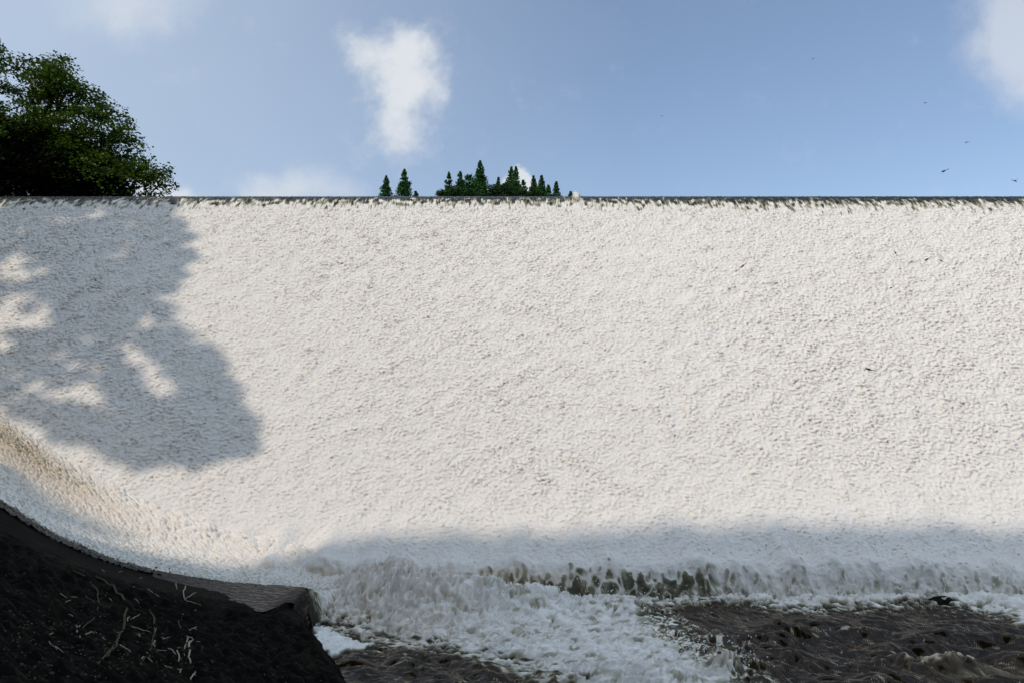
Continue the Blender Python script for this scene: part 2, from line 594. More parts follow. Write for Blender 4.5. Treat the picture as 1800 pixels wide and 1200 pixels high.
def build_dam():
    """the concrete weir under the water: an extruded profile with a foot"""
    pr = [(p[0], p[1] - .55) for p in prof[::4] if p[0] > LIP_Y + .4]
    pr += [(LIP_Y + .55, .35), (LIP_Y + .55, -2.0), (YC + 5, -2.0)]
    n = len(pr)
    V = [(x, y, z) for x in (-60.0, 62.0) for (y, z) in pr]
    F = [(i, (i + 1) % n, n + (i + 1) % n, n + i) for i in range(n)]
    F += [tuple(reversed(range(n))), tuple(range(n, 2 * n))]
    o = mesh_obj('dam', V, F, M_DAM, smooth=False)
    tag(o, 'long sloping concrete weir dam hidden under a sheet of white water', 'dam')


build_fall()
build_dam()

# ------------------------------------------------------------------ side channel along the toe, left
CR = [(-420, 500), (-200, 615), (0, 728), (120, 812), (250, 888), (400, 938), (560, 968), (680, 985), (800, 1000)]
LP = [(-420, 560, 15.2), (-200, 735, 16.2), (0, 883, 17.0), (100, 944, 17.2), (200, 986, 17.35), (300, 1011, 17.5), (400, 1026, 17.7),
      (470, 1031, 17.85), (552, 1036, 18.0), (640, 1046, 18.0)]
crease = np.array([px_face(x, y) for x, y in CR])
lipc = np.array([px(*q) for q in LP])


def by_len(P, n):
    d = np.concatenate([[0], np.cumsum(np.linalg.norm(np.diff(P, axis=0), axis=1))])
    # parametrise by photo x so both edges run together
    return d


def resample(P, keys, t):
    return np.stack([np.interp(t, keys, P[:, k]) for k in range(3)], -1)


def smooth_poly(P, n=400, it=60):
    k = np.linspace(0, len(P) - 1, n)
    Q = np.stack([np.interp(k, np.arange(len(P)), P[:, c]) for c in range(3)], -1)
    for _ in range(it):
        Q[1:-1] = .25 * Q[:-2] + .5 * Q[1:-1] + .25 * Q[2:]
    return Q


crease_s, lip_s = smooth_poly(crease), smooth_poly(lipc)


T_END = float(np.interp(532, 900 + 1200 * lip_s[:, 0] / lip_s[:, 1], np.linspace(0, 1, 400)))


def build_channel():
    nu, nv = 700, 260
    t = np.linspace(0, 1, nu)
    k = np.linspace(0, 1, 400)
    a = resample(crease_s, k, t)[:, None, :]
    b = resample(lip_s, k, t)[:, None, :]
    v = np.linspace(-.12, 1.03, nv)[None, :, None]
    P = a * (1 - v) + b * v
    vv = v[..., 0] + np.zeros((nu, nv))
    uu = t[:, None] + np.zeros((nu, nv))
    sh, dd = (nu, nv), (.036, .036)
    bil = billow(fnoise(sh, dd, .7, 2.2, 1.6, .3, 21)) + billow(fnoise(sh, dd, .25, .8, 1.4, .4, 22)) * .36 + .13 * billow(fnoise(sh, dd, .1, .3, 1.2, 0, 23))
    puff = bil - .75
    rough = fnoise(sh, dd, .12, .45, 1.8, .3, 24)
    sag = -.55 * np.sin(np.pi * np.clip(vv, 0, 1)) * (1 - .3 * uu)
    nearc = smooth01(vv, .62, .02)
    roll = .30 * np.exp(-((vv - .16) / .20) ** 2) * smooth01(uu, .22, .6)
    puff = puff * (.4 + .6 * smooth01(fnoise(sh, dd, 1.2, 4, 1, 0, 26), -1, 1))
    sag = sag - 1.3 * smooth01(uu, T_END - .004, T_END + .05) * smooth01(vv, .40, .85)
    dz = sag + roll + nearc * (.16 * puff * (.5 + .9 * smooth01(uu, .25, .6)) + .022 * rough) + (1 - nearc) * .008 * rough
    streak = fnoise(sh, dd, .12, .9, 6, 0.05, 25)
    streak2 = fnoise(sh, dd, .10, .5, 5, 0.0, 27)
    dz += (1 - nearc) * (.016 * streak + .012 * streak2)
    P = P + np.stack([0 * dz, -.25 * dz * nearc, dz], -1)
    air = .95 - .30 * smooth01(-rough, .6, 1.7) * nearc * smooth01(uu, .55, .2)
    air -= .25 * smooth01(-puff, .25, .5) * nearc
    edge = smooth01(vv + .012 * streak, .93, .995)
    air -= edge * (.80 + .2 * smooth01(uu, .6, .8))
    air -= smooth01(vv + .02 * streak, .80, .95) * smooth01(uu, .55, .75) * .5
    air -= .22 * smooth01(streak + .6 * streak2, .3, 2) * (1 - nearc)
    dark = np.exp(-((vv - .16) / .12) ** 2) * smooth01(uu, .5, .2)
    air -= dark * (.12 + .50 * smooth01(-rough, -.1, 1.2))
    silt = .18 + .75 * np.exp(-((vv - .26) / .26) ** 2) * smooth01(uu, .60, .22) + .16 * np.exp(-((vv - .3) / .3) ** 2)
    o = mesh_obj('water', P.reshape(-1, 3), grid_faces(nu, nv), M_SHEET,
                 attrs={'air': np.clip(air, 0, 1), 'silt': np.clip(silt, 0, 1)})
    tag(o, 'foaming side channel running down along the toe of the dam at left', kind='structure')


build_channel()

# ------------------------------------------------------------------ dark bank, lower left
BP = [(-420, 575, 14.9), (-200, 752, 15.9), (0, 893, 16.7), (100, 954, 16.9), (200, 996, 17.0), (300, 1022, 17.1), (400, 1040, 17.2), (470, 1052, 17.3), (525, 1062, 17.4),
      (0, 925, 16.0), (100, 975, 16.2), (200, 1013, 16.3), (300, 1040, 16.3), (400, 1062, 16.4), (500, 1078, 16.6),
      (-300, 900, 11), (0, 1000, 13.2), (150, 1045, 13.6), (300, 1085, 14.0), (430, 1100, 15.0), (510, 1096, 16.0),
      (-200, 1060, 9.0), (0, 1090, 10.4), (150, 1125, 11.2), (300, 1140, 12.0), (430, 1140, 13.2), (530, 1130, 14.6),
      (0, 1200, 8.2), (200, 1205, 9.3), (400, 1205, 10.6), (530, 1200, 11.8),
      (0, 1400, 5.6), (300, 1400, 6.6), (560, 1400, 8.2), (-600, 1300, 4.5), (0, 2600, 2.2), (600, 2600, 3.4)]
bank_pts = np.array([px(*q) for q in BP])


def tps_fit(xy, z):
    n = len(xy)
    d = np.linalg.norm(xy[:, None] - xy[None], axis=-1)
    K = np.where(d > 0, d * d * np.log(d + 1e-12), 0) + np.eye(n) * .15
    Pm = np.concatenate([np.ones((n, 1)), xy], 1)
    A = np.block([[K, Pm], [Pm.T, np.zeros((3, 3))]])
    w = np.linalg.solve(A, np.concatenate([z, np.zeros(3)]))
    return w


def tps_eval(w, ctrl, xy):
    out = np.zeros(len(xy))
    for i in range(0, len(xy), 20000):
        q = xy[i:i + 20000]
        d = np.linalg.norm(q[:, None] - ctrl[None], axis=-1)
        U = np.where(d > 0, d * d * np.log(d + 1e-12), 0)
        out[i:i + 20000] = U @ w[:-3] + w[-3] + q @ w[-2:]
    return out


bw = tps_fit(bank_pts[:, :2], bank_pts[:, 2])
# plan line of the bank's right-hand edge, where it drops to the river
EDGE = np.array([px(530, 1080, 17.45), px(542, 1100, 16.6), px(572, 1130, 15.4), px(602, 1160, 14.0),
                 px(630, 1200, 12.4), px(650, 1330, 9.0), px(720, 1600, 6.0), px(900, 2600, 3.0)])


def bank_height(x, y):
    """height of the bank surface, x, y flat arrays"""
    z = tps_eval(bw, bank_pts[:, :2], np.stack([x, y], 1))
    ex = np.interp(y, EDGE[::-1, 1], EDGE[::-1, 0])
    over = x - ex
    z = z - np.where(over > -.5, (over + .5) ** 2 * 1.1, 0) - np.where(over > 0, over * 3.0, 0)
    return z


def build_bank():
    nx, ny = 420, 420
    yv = 1.0 + (17.6 - 1.0) * np.linspace(0, 1, ny)
    # x spans from far left to past the edge, per row; the back border follows the lip line
    u = np.linspace(0, 1, nx)
    back_x = lip_s[:, 0]
    back_y = lip_s[:, 1] - .12
    xl, xr = -24.0, -2.2
    X = np.empty((nx, ny)); Y = np.empty((nx, ny))
    xs = xl + (xr - xl) * u
    ymax = np.interp(xs, back_x, back_y)
    for i in range(nx):
        X[i] = xs[i]
        Y[i] = 1.0 + (ymax[i] - 1.0) * np.linspace(0, 1, ny) ** .85
    Z = bank_height(X.ravel(), Y.ravel()).reshape(nx, ny)
    sh, dd = (nx, ny), (.052, .038)
    rk = fnoise(sh, dd, .3, 2.0, 1.5, -.3, 31, slope=.6)
    rf = fnoise(sh, dd, .1, .4, 1.3, -.3, 32)
    near_lip = smooth01(np.interp(X.ravel(), back_x, back_y).reshape(nx, ny) - Y, .5, 2.4)
    Z += near_lip * (.055 * rk + .018 * rf)
    Z = np.maximum(Z, -1.2)
    # close to the dam side: fold down so the bank has a back face
    V = np.stack([X, Y, Z], -1)
    skirt = V[:, -1:, :].copy(); skirt[..., 2] -= 2.5; skirt[..., 1] += .05
    V = np.concatenate([V, skirt], 1)
    o = mesh_obj('bank', V.reshape(-1, 3), grid_faces(nx, ny + 1), M_BANK)
    tag(o, 'dark mossy rock bank sloping to the river at lower left', kind='structure')

    # wet concrete kerb along the lip, broadening into the shelf with a square end
    n = 260
    t = np.linspace(.02, T_END, n)
    k = np.linspace(0, 1, 400)
    a = resample(lip_s, k, t)
    wdt = (.50 + 1.15 * smooth01(t, .48, .84)) * (1 - .45 * smooth01(t, T_END - .045, T_END) ** 2)
    fr = a.copy(); fr[:, 1] -= wdt; fr[:, 0] -= .1 * smooth01(t, .6, .9)
    fr[:, 2] = a[:, 2] - .10 - .05 * wdt
    a = a + np.array([0, .10, -.03])
    rng = np.random.default_rng(5)
    rows = []
    for q, w in ((0, 0), (0.25, .03), (.5, .045), (.75, .04), (1, .0)):
        r = a * (1 - q) + fr * q
        r[:, 2] += w * .4 + .012 * rng.standard_normal(n)
        rows.append(r)
    dn = fr.copy(); dn[:, 2] -= .28; dn[:, 1] -= .02
    bot = fr.copy(); bot[:, 2] = np.minimum(fr[:, 2] - 1.4, -.6); bot[:, 1] += .15
    bk = a.copy(); bk[:, 2] = np.minimum(a[:, 2] - 1.4, -.6)
    rows += [dn, bot, bk]
    P = np.stack(rows, 1)
    m = P.shape[1]
    F = grid_faces(n, m)
    F = np.concatenate([F, np.stack([np.arange(n - 1) * m + m - 1, (np.arange(n - 1) + 1) * m + m - 1, (np.arange(n - 1) + 1) * m, np.arange(n - 1) * m], 1)])
    faces = [tuple(q) for q in F.tolist()] + [tuple(reversed(range(m))), tuple(((n - 1) * m + i) for i in range(m))]
    o = mesh_obj('kerb', P.reshape(-1, 3), faces, M_CONC, smooth=False)
    tag(o, 'dark wet concrete kerb along the edge of the side channel', 'kerb')

    # film of water over the end of the shelf, with rills down its end face
    n2, m2 = 220, 90
    t = np.linspace(.50, T_END - .0015, n2)
    a = resample(lip_s, k, t); 
    wdt = (.50 + 1.15 * smooth01(t, .48, .84)) * (1 - .45 * smooth01(t, T_END - .045, T_END) ** 2)
    fr = a.copy(); fr[:, 1] -= wdt - .06; fr[:, 0] -= .1 * smooth01(t, .6, .9); fr[:, 2] = a[:, 2] - .10 - .05 * wdt
    q = np.linspace(0, 1, m2)[None, :, None]
    P = a[:, None] * (1 - q) + fr[:, None] * q
    P[..., 2] += .060 + .0022 * fnoise((n2, m2), (.03, .02), .12, .4, 6, 0, 41) + .004 * fnoise((n2, m2), (.03, .02), .3, .9, 4, .05, 42)
    P[..., 2] -= .10 * smooth01(np.linspace(0, 1, n2), .12, 0)[:, None]
    endr = P[-1:].repeat(14, 0)
    for i in range(14):
        w = (i + 1) / 14
        endr[i, :, 0] += .10 + .10 * math.sqrt(w)
        endr[i, :, 2] -= .95 * w ** 1.4
    ng = fnoise((16, m2), (.1, .03), .08, .3, 4, 0, 43)[:14]
    endr[..., 0] += .03 * ng
    P = np.concatenate([P, endr], 0)
    air = np.full(P.shape[:2], .06)
    air += .16 * smooth01(fnoise(P.shape[:2], (.03, .02), .1, .5, 4, 0, 44), .8, 2)
    air[-14:] = .03 + .5 * smooth01(ng, .9, 1.9) * smooth01(np.linspace(1, 0, m2), .15, .75)[None]
    o = mesh_obj('water', P.reshape(-1, 3), grid_faces(P.shape[0], m2), M_FILM, attrs={'air': air, 'silt': air * 0 + .6})
    tag(o, 'thin film of water running off the end of the concrete shelf', kind='structure')


build_bank()

# ------------------------------------------------------------------ river below the dam
def in_poly(x, y, poly):
    inside = np.zeros(x.shape, bool)
    n = len(poly)
    for i in range(n):
        x1, y1 = poly[i]; x2, y2 = poly[(i + 1) % n]
        c = ((y1 > y) != (y2 > y)) & (x < (x2 - x1) * (y - y1) / (y2 - y1 + 1e-12) + x1)
        inside ^= c
    return inside


def poly_dist(x, y, poly):
    """signed distance in metres, positive inside"""
    d = np.full(x.shape, 1e9)
    n = len(poly)
    for i in range(n):
        x1, y1 = poly[i]; x2, y2 = poly[(i + 1) % n]
        dx, dy = x2 - x1, y2 - y1
        t = np.clip(((x - x1) * dx + (y - y1) * dy) / (dx * dx + dy * dy + 1e-12), 0, 1)
        d = np.minimum(d, np.hypot(x - x1 - t * dx, y - y1 - t * dy))
    return np.where(in_poly(x, y, poly), d, -d)


def plan(pts, z=0.0):
    return [tuple(px_plane(a, b, z)[:2]) for a, b in pts]


def build_river():
    x0, x1, y0, y1, st = -7.0, 19.0, 12.6, 20.75, .03
    nx, ny = int((x1 - x0) / st) & ~1, int((y1 - y0) / st) & ~1
    X, Y = np.meshgrid(np.linspace(x0, x1, nx), np.linspace(y0, y1, ny), indexing='ij')
    sh, dd = (nx, ny), (st, st)
    wxy = fnoise(sh, dd, .5, 2.5, 1, 0, 50)
    wx2 = fnoise(sh, dd, .5, 2.5, 1, 0, 51)
    Xw, Yw = X + .10 * wxy, Y + .07 * wx2
    foam_poly = plan([(540, 1072), (566, 1098), (600, 1106), (660, 1122), (740, 1134), (830, 1150), (900, 1172), (960, 1196), (1000, 1216), (1060, 1290),
                      (1480, 1300), (1370, 1215), (1300, 1180), (1250, 1130), (1180, 1095), (1140, 1072), (1185, 1056), (1290, 1062), (1420, 1074), (1550, 1068), (1640, 1060),
                      (1720, 1074), (1800, 1088), (2000, 1120), (2100, 1030), (1200, 1010), (560, 1000)])
    fd = poly_dist(Xw, Yw, foam_poly)
    lace_poly = plan([(1110, 1070), (1200, 1078), (1290, 1118), (1345, 1165), (1410, 1215), (1310, 1230), (1245, 1190), (1195, 1150), (1130, 1105)])
    ld = poly_dist(Xw, Yw, lace_poly)
    raft_poly = plan([(545, 1103), (575, 1103), (592, 1112), (618, 1124), (640, 1131), (668, 1136), (640, 1141), (612, 1146), (578, 1153), (556, 1135)])
    rd = poly_dist(X + .03 * wxy, Y + .03 * wx2, raft_poly)
    n_edge = fnoise(sh, dd, .22, 1.2, 2.6, -.40, 52, .5)
    foam = smooth01(fd + .30 * n_edge, -.42, .42)
    lace = smooth01(ld, -.15, .35)
    # foam relief: cauliflower puffs
    def warp(n, k):
        i = (np.arange(nx)[:, None] + (k * wxy).astype(int)) % nx
        j = (np.arange(ny)[None, :] + (k * wx2).astype(int)) % ny
        return n[i, j]
    flow = -.80
    fr = warp(fnoise(sh, dd, .22, 2.8, 1.6, flow, 53, 1.0), 6)
    b1 = warp(fnoise(sh, dd, .5, 1.8, 2.0, flow, 54), 7)
    b2 = warp(fnoise(sh, dd, .2, .7, 2.2, flow, 55), 7)
    b3 = warp(fnoise(sh, dd, .08, .25, 2.0, flow, 56), 5)
    rid = np.exp(-1.6 * np.abs(b1)); rid2 = np.exp(-1.6 * np.abs(b2))
    puff = .60 * np.tanh(fr * .8) + .34 * (rid - .45) + .08 * (rid2 - .45) + .012 * b3
    foot = smooth01(Y, 18.2, 20.0)
    left = smooth01(X, 1.5, -3.5)
    fsoft = smooth01(fd + .15 * n_edge, -.15, .75)
    z = fsoft * (.09 + puff * (.12 + .06 * foot + .05 * left) * (1 - .65 * lace))
    # the big mound where channel and curtain meet, and the boil in front of the sill
    m1 = 1.02 * np.exp(-(((X + 3.6) / 1.75) ** 2 + ((Y - 20.3) / 1.55) ** 2))
    m2 = .55 * np.exp(-(((X + 1.2) / 2.1) ** 2 + ((Y - 19.4) / 1.0) ** 2))
    m3 = .35 * np.exp(-(((X - 1.5) / 3.0) ** 2 + ((Y - 19.3) / .6) ** 2))
    m4 = .16 * smooth01(X, 4, 7) * np.exp(-((Y - 19.7) / .5) ** 2)
    z += (m1 + m2 + m3 + m4) * (1 + .18 * puff) * foam
    # tongue of foam and the splash in the foreground
    sp = px_plane(1270, 1185)
    m5 = .42 * (1 + .25 * np.tanh(b2)) * np.exp(-(((X - sp[0]) / .46) ** 2 + ((Y - sp[1] + .1) / .30) ** 2))
    m6 = .26 * np.exp(-(((X - 2.6) / 1.6) ** 2 + ((Y - 14.6) / .7) ** 2))
    z += (m5 + m6) * (1 + .25 * puff)
    # brown water: long oblique ripples, bigger swells downstream
    th = -.62
    r1 = fnoise(sh, dd, 1.3, 3.4, 1.8, th, 57); leftw = smooth01(X, 2.5, -1.0)
    r2 = fnoise(sh, dd, .4, 1.2, 2.6, th - .08, 58) * (1 - leftw) + fnoise(sh, dd, .4, 1.1, 2.4, -.1, 65) * leftw
    r3 = fnoise(sh, dd, .14, .46, 6.5, th - .25, 59) * (1 - leftw) + fnoise(sh, dd, .14, .42, 3.0, -.1, 66) * leftw; r4 = fnoise(sh, dd, .07, .16, 3.0, th, 60)
    calm = 1 - foam
    rip = .085 * r1 + .038 * r2 * (1 + .5 * np.clip(r1, -1.5, 2)) + .011 * r3 + .0006 * r4
    rip = rip - .030 * np.abs(r2) - .008 * np.abs(r3)
    leftcalm = smooth01(X, .5, -1.5)
    rip *= (1 - .35 * leftcalm) * (1 - .6 * smooth01(Y, 17.3, 18.8))
    z += rip * (1 - .75 * foam)
    web0 = fnoise(sh, dd, .18, .7, 1.5, .1, 68)
    # standing wave with a hollow before it, lower right
    hw = px_plane(1660, 1165); hh = px_plane(1540, 1148)
    c, s = math.cos(.15), math.sin(.15)
    du, dv = (X - hw[0]) * c + (Y - hw[1]) * s, -(X - hw[0]) * s + (Y - hw[1]) * c
    crest = np.exp(-(du / 1.15) ** 2 - (dv / .20) ** 2)
    z += .10 * crest * (1 + .5 * np.tanh(web0)) - .22 * np.exp(-((du + .2) / 1.2) ** 2 - ((dv - .55) / .38) ** 2)
    hd = px_plane(1720, 1128)
    z -= .20 * np.exp(-((X - hd[0]) / .8) ** 2 - ((Y - hd[1]) / .28) ** 2)
    z += .10 * np.exp(-((X - px_plane(1470, 1112)[0]) / .8) ** 2 - ((Y - px_plane(1470, 1112)[1]) / .10) ** 2)
    # right: water shelving over the rock near the white bend
    z += .16 * np.exp(-(((X - px_plane(1650, 1062)[0]) / 1.4) ** 2 + ((Y - px_plane(1650, 1062)[1]) / .35) ** 2))
    raft = smooth01(rd + .03 * n_edge, -.02, .07)
    z = z * (1 - .9 * raft) + raft * (.06 + .02 * b2)

    # air content
    air = foam * (.93 + .16 * (rid - .45) + .10 * (rid2 - .45) + .04 * np.tanh(fr))
    air = np.maximum(air, foam * .90 * smooth01(X, 5.5, 9))
    air += .12 * foam * left * foot
    olive = smooth01(fnoise(sh, dd, .5, 1.8, 1.3, 0, 61), .3, 1.5)
    air -= foam * olive * .20 * smooth01(X, 9, 4) * (1 - .7 * left)
    web_n = warp(fnoise(sh, dd, 1.5, 4.0, 2.0, -.75, 62), 8); web_m = warp(fnoise(sh, dd, .65, 1.9, 2.0, -.75, 63), 6)
    strand = 1 - smooth01(np.minimum(np.abs(web_n + .30 * web_m), 1.1 * np.abs(web_m - .4 * web_n)), .04, .50)
    fringe = np.exp(-(fd / .55) ** 2) * (fd < .35)
    lace_air = strand * (.60 + .3 * smooth01(n_edge, -1.5, 1.5))
    air = air * (1 - .75 * lace) + lace * (.10 + lace_air * .95)
    air = np.maximum(air, fringe * .8 * smooth01(strand + .25 * n_edge, .45, 1.0))
    # stray foam threads on the brown water
    thr = fnoise(sh, dd, .3, 1.6, 4.5, th - .2, 67)
    thread = smooth01(np.abs(thr), .16, .0) * smooth01(fnoise(sh, dd, .8, 2.5, 2.0, th, 64), .5, 1.6)
    air = np.maximum(air, .78 * thread * (1 - lace))
    fil = fnoise(sh, dd, .16, .8, 9, th - .22, 69) * (1 - leftw) + fnoise(sh, dd, .16, .7, 5, -.1, 70) * leftw
    pat = smooth01(fnoise(sh, dd, .9, 3.5, 2.2, th, 71), -.8, 1.4)
    glint_foam = smooth01(fil, .7, 2.2) * (.42 + .42 * pat)  # foam streaks that also paint the ripples' highlights into the colour
    air = np.maximum(air, glint_foam * (1 - lace))
    air = np.maximum(air, smooth01(crest + .22 * web0, .40, .95) * .85)
    c2 = np.exp(-((X - px_plane(1470, 1110)[0]) / .9) ** 2 - ((Y - px_plane(1470, 1110)[1] - .03) / .09) ** 2)
    air = np.maximum(air, .7 * smooth01(c2 + .15 * web_m, .4, .9))
    brown = np.exp(-(((X - hw[0] - .6) / 2.2) ** 2 + ((Y - hw[1] + .45) / .6) ** 2))
    air = np.maximum(air, brown * (.30 + .12 * r2 + .15 * smooth01(web_m, .5, 1.5)))
    air = np.maximum(air, np.clip((m5 + .0) * 2.4, 0, .95) * (.85 + .1 * b2))
    streaks = .07 * smooth01(r3 + .5 * r2, .8, 2.4)
    air = np.maximum(air, streaks * calm + air * 0 + .01 * calm)
    air = np.maximum(air, raft * .97)
    silt = np.clip(.15 + .25 * olive + .7 * brown + .35 * np.clip(m5 * 3, 0, 1) + .25 * left * foam, 0, 1) * (1 - raft * .7)
    silt = np.clip(silt + .5 * crest + .55 * calm * (1 - lace) * (air < .6) * (1 - raft), 0, 1)
    # foam fronts lean downstream a little
    Yv = Y - .35 * np.clip(z, -.1, 1.2) * foam * (1 - foot * .3)
    P = np.stack([X + .05 * puff * foam, Yv, z], -1)
    o = mesh_obj('water', P.reshape(-1, 3), grid_faces(nx, ny), M_RIVER, attrs={'air': np.clip(air, 0, 1), 'silt': silt})
    tag(o, 'churning brown river with white foam below the dam', kind='structure')

    # the rest of the river, under and around the churned part
    big = [(-40, -60), (80, -60), (80, 21.2), (-40, 21.2)]
    n = 60
    V, F = [], []
    gx = np.linspace(-40, 80, n); gy = np.linspace(-60, 21.2, n)
    GX, GY = np.meshgrid(gx, gy, indexing='ij')
    GZ = -.42 + 0 * GX
    outer = (GX > x1) | (GX < x0 - 1) | (GY < y0)
    GZ = np.where(outer, -.42, -.42)
    o = mesh_obj('river', np.stack([GX, GY, GZ], -1).reshape(-1, 3), grid_faces(n, n), M_RIVER,
                 attrs={'air': np.full(n * n, .05), 'silt': np.zeros(n * n)})
    tag(o, 'calm brown river downstream of the churned water', kind='structure')


build_river()


def blob(rng, c, r, squash=(1, 1, 1), sub=2, amp=.25):
    """a lumpy stone"""
    import bmesh
    bm = bmesh.new()
    bmesh.ops.create_icosphere(bm, subdivisions=sub, radius=1)
    ph = rng.uniform(0, 6.28, 9)
    V = []
    for v in bm.verts:
        p = v.co
        k = 1 + amp * (math.sin(2.3 * p.x + ph[0]) * math.sin(2.1 * p.y + ph[1]) + .6 * math.sin(4.1 * p.z + ph[2] + 3 * p.x) + .35 * math.sin(7 * p.y + ph[3] + 5 * p.z))
        V.append((c[0] + p.x * k * r * squash[0], c[1] + p.y * k * r * squash[1], c[2] + p.z * k * r * squash[2]))
    F = [tuple(v.index for v in f.verts) for f in bm.faces]
    bm.free()
    return V, F


def build_rock_and_spray():
    rng = np.random.default_rng(77)
    p = px_plane(1656, 1056, .15)
    V, F = blob(rng, (p[0], p[1], .05), .27, (1.6, .9, .85), 4, .16)
    o = mesh_obj('rock', V, F, M_BANK)
    tag(o, 'small black rock breaking the water below the white roller', 'rock')
    # droplets thrown up where the curtain lands and off the splash
    parts = []
    for i in range(420):
        if i < 330:
            x = rng.uniform(-3.5, 7.0); y = 20.1 - abs(rng.normal(0, .25)); z = .25 + abs(rng.normal(0, .28)) * (1 if x > 0 else 1.5) + (.5 if x < -1 else 0)
        else:
            sp = px_plane(1290, 1180); x = sp[0] + rng.normal(0, .45); y = sp[1] + rng.normal(0, .25); z = .2 + abs(rng.normal(0, .25))
        parts.append(blob(rng, (x, y, z), rng.uniform(.006, .020), (1, 1, rng.uniform(.8, 1.8)), 1, .1))
    V, F = join(parts)
    m, t, b = new_mat('spray_drops')
    b.inputs['Base Color'].default_value = (.8, .8, .78, 1)
    b.inputs['Roughness'].default_value = .3
    o = mesh_obj('spray', V, F, m)
    tag(o, 'fine drops of spray over the foam below the dam', 'spray', kind='stuff')


build_rock_and_spray()

# ------------------------------------------------------------------ banks and hills out of the churned water
def shade_edge():
    """points on the water where the wooded hill's shadow ends, found on the dam toe and the channel"""
    def on_profile(x, y):
        k = (700.0 - y) / 1200.0
        f = (prof[:, 1] - CAMZ) - k * prof[:, 0]
        i = np.where((f[:-1] >= 0) & (f[1:] < 0))[0][-1]
        w = f[i] / (f[i] - f[i + 1])
        Y = prof[i, 0] * (1 - w) + prof[i + 1, 0] * w
        return px(x, y, Y)

    def on_channel(x, y, w):
        k = np.linspace(0, 1, 400)
        best = None
        for t in np.linspace(0, 1, 300):
            a = resample(crease_s, k, np.array([t]))[0]; b = resample(lip_s, k, np.array([t]))[0]
            for v in np.linspace(0, 1, 40):
                p = a * (1 - v) + b * v
                p[2] -= .55 * math.sin(math.pi * v)
                q = (900 + 1200 * p[0] / p[1], 700 - 1200 * (p[2] - CAMZ) / p[1])
                e = (q[0] - x) ** 2 + (q[1] - y) ** 2
                if best is None or e < best[0]:
                    best = (e, p)
        return best[1]
    left = [on_channel(x, y, 0) for x, y in ((-150, 785), (0, 848), (100, 890), (200, 943), (300, 988), (400, 1014))]
    right = [on_profile(x, y) for x, y in ((640, 952), (780, 950), (950, 948), (1040, 944), (1180, 937), (1330, 930),
                                           (1420, 936), (1540, 939), (1600, 934), (1700, 937), (1800, 941), (2100, 938))]
    return left, right


HILL_Y = -6.0


def build_hills():
    left, right = shade_edge()
    q = []
    for p in left + right:
        t = (p[1] - HILL_Y) / SUN.y * -1
        q.append((p[0] + SUN.x * t, p[2] + SUN.z * t))
    ql = sorted(q[:len(left)]); qr = sorted(q[len(left):])
    ridge = [a for a in ql] + [a for a in qr if a[0] > ql[-1][0] + .5]
    ridge = [(-120, 14), (ridge[0][0] - 10, 20), (ridge[0][0] - 2, ridge[0][1])] + ridge + [(ridge[-1][0] + 1, ridge[-1][1] - 1), (ridge[-1][0] + 6, 16), (8, 8), (30, 2)]
    rx, rz = np.array([a[0] for a in ridge]), np.array([a[1] for a in ridge])
    nx, nv = 600, 90
    x = np.linspace(-100, 30, nx)
    top = np.interp(x, rx, rz)
    v = np.linspace(0, 1, nv)[None, :]
    front = np.clip(v / .5, 0, 1)
    Z = np.where(v < .5, -1 + (top[:, None] + 1) * np.sin(front * math.pi / 2) ** .8, top[:, None] * (1 - (v - .5) * 1.0))
    Y = np.where(v < .5, HILL_Y + 3.5 * (1 - front), HILL_Y - (v - .5) * 70)
    X = x[:, None] + 0 * v
    n = fnoise((nx, nv), (.22, .5), 1.0, 4.0, 1, 0, 71)
    n2 = fnoise((nx, nv), (.22, .5), .5, 1.6, 1, 0, 72)
    Y = Y + (.12 * n + .10 * n2) * (v > .05)
    Z = Z + (.10 * n + .10 * n2) * (v > .05)
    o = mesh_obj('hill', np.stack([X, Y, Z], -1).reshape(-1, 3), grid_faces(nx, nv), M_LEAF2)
    tag(o, 'steep wooded hillside closing the valley downstream', kind='structure')

    # left bank: slope that carries the trees beside and behind the dam
    nx, ny = 120, 160
    X, Y = np.meshgrid(np.linspace(-110, -22, nx), np.linspace(-4, 110, ny), indexing='ij')
    e = -27.5 - 1.5 * smooth01(Y, 20, 34)
    d = np.maximum(e - X, 0)
    base = 4 + 11.5 * smooth01(Y, 16, 34)
    Z = np.where(X < e, base + 9 * smooth01(d, 2, 26) + .12 * d, base - (X - e) * 3.0)
    Z += .4 * fnoise((nx, ny), (.74, .71), 3, 14, 1, 0, 73) * (X < e)
    o = mesh_obj('terrain', np.stack([X, Y, Z], -1).reshape(-1, 3), grid_faces(nx, ny), M_SOIL)
    tag(o, 'wooded left bank rising beside the dam', kind='structure')

    # still reservoir and its far shore
    V = [(-28, YC + 3.5, H - .12), (70, YC + 3.5, H - .12), (120, 76, H - .12), (-28, 76, H - .12)]
    o = mesh_obj('reservoir', V, [(0, 1, 2, 3)], M_RIVER)
    tag(o, 'still reservoir behind the dam', kind='structure')
    nx, ny = 160, 60
    X, Y = np.meshgrid(np.linspace(-300, 300, nx), np.linspace(74, 300, ny), indexing='ij')
    Z = H - .6 + 3.0 * smooth01(Y, 74, 84) + .3 * fnoise((nx, ny), (3.8, 3.8), 10, 60, 1, 0, 74)
    o = mesh_obj('ground', np.stack([X, Y, Z], -1).reshape(-1, 3), grid_faces(nx, ny), M_SOIL)
    tag(o, 'far shore of the reservoir', kind='structure')
    # valley floor under everything, out to the horizon
    V = [(-1500, -1500, -3), (1500, -1500, -3), (1500, 1500, -3), (-1500, 1500, -3)]
    o = mesh_obj('valley_ground', V, [(0, 1, 2, 3)], M_SOIL)
    tag(o, 'valley floor', kind='structure')


build_hills()


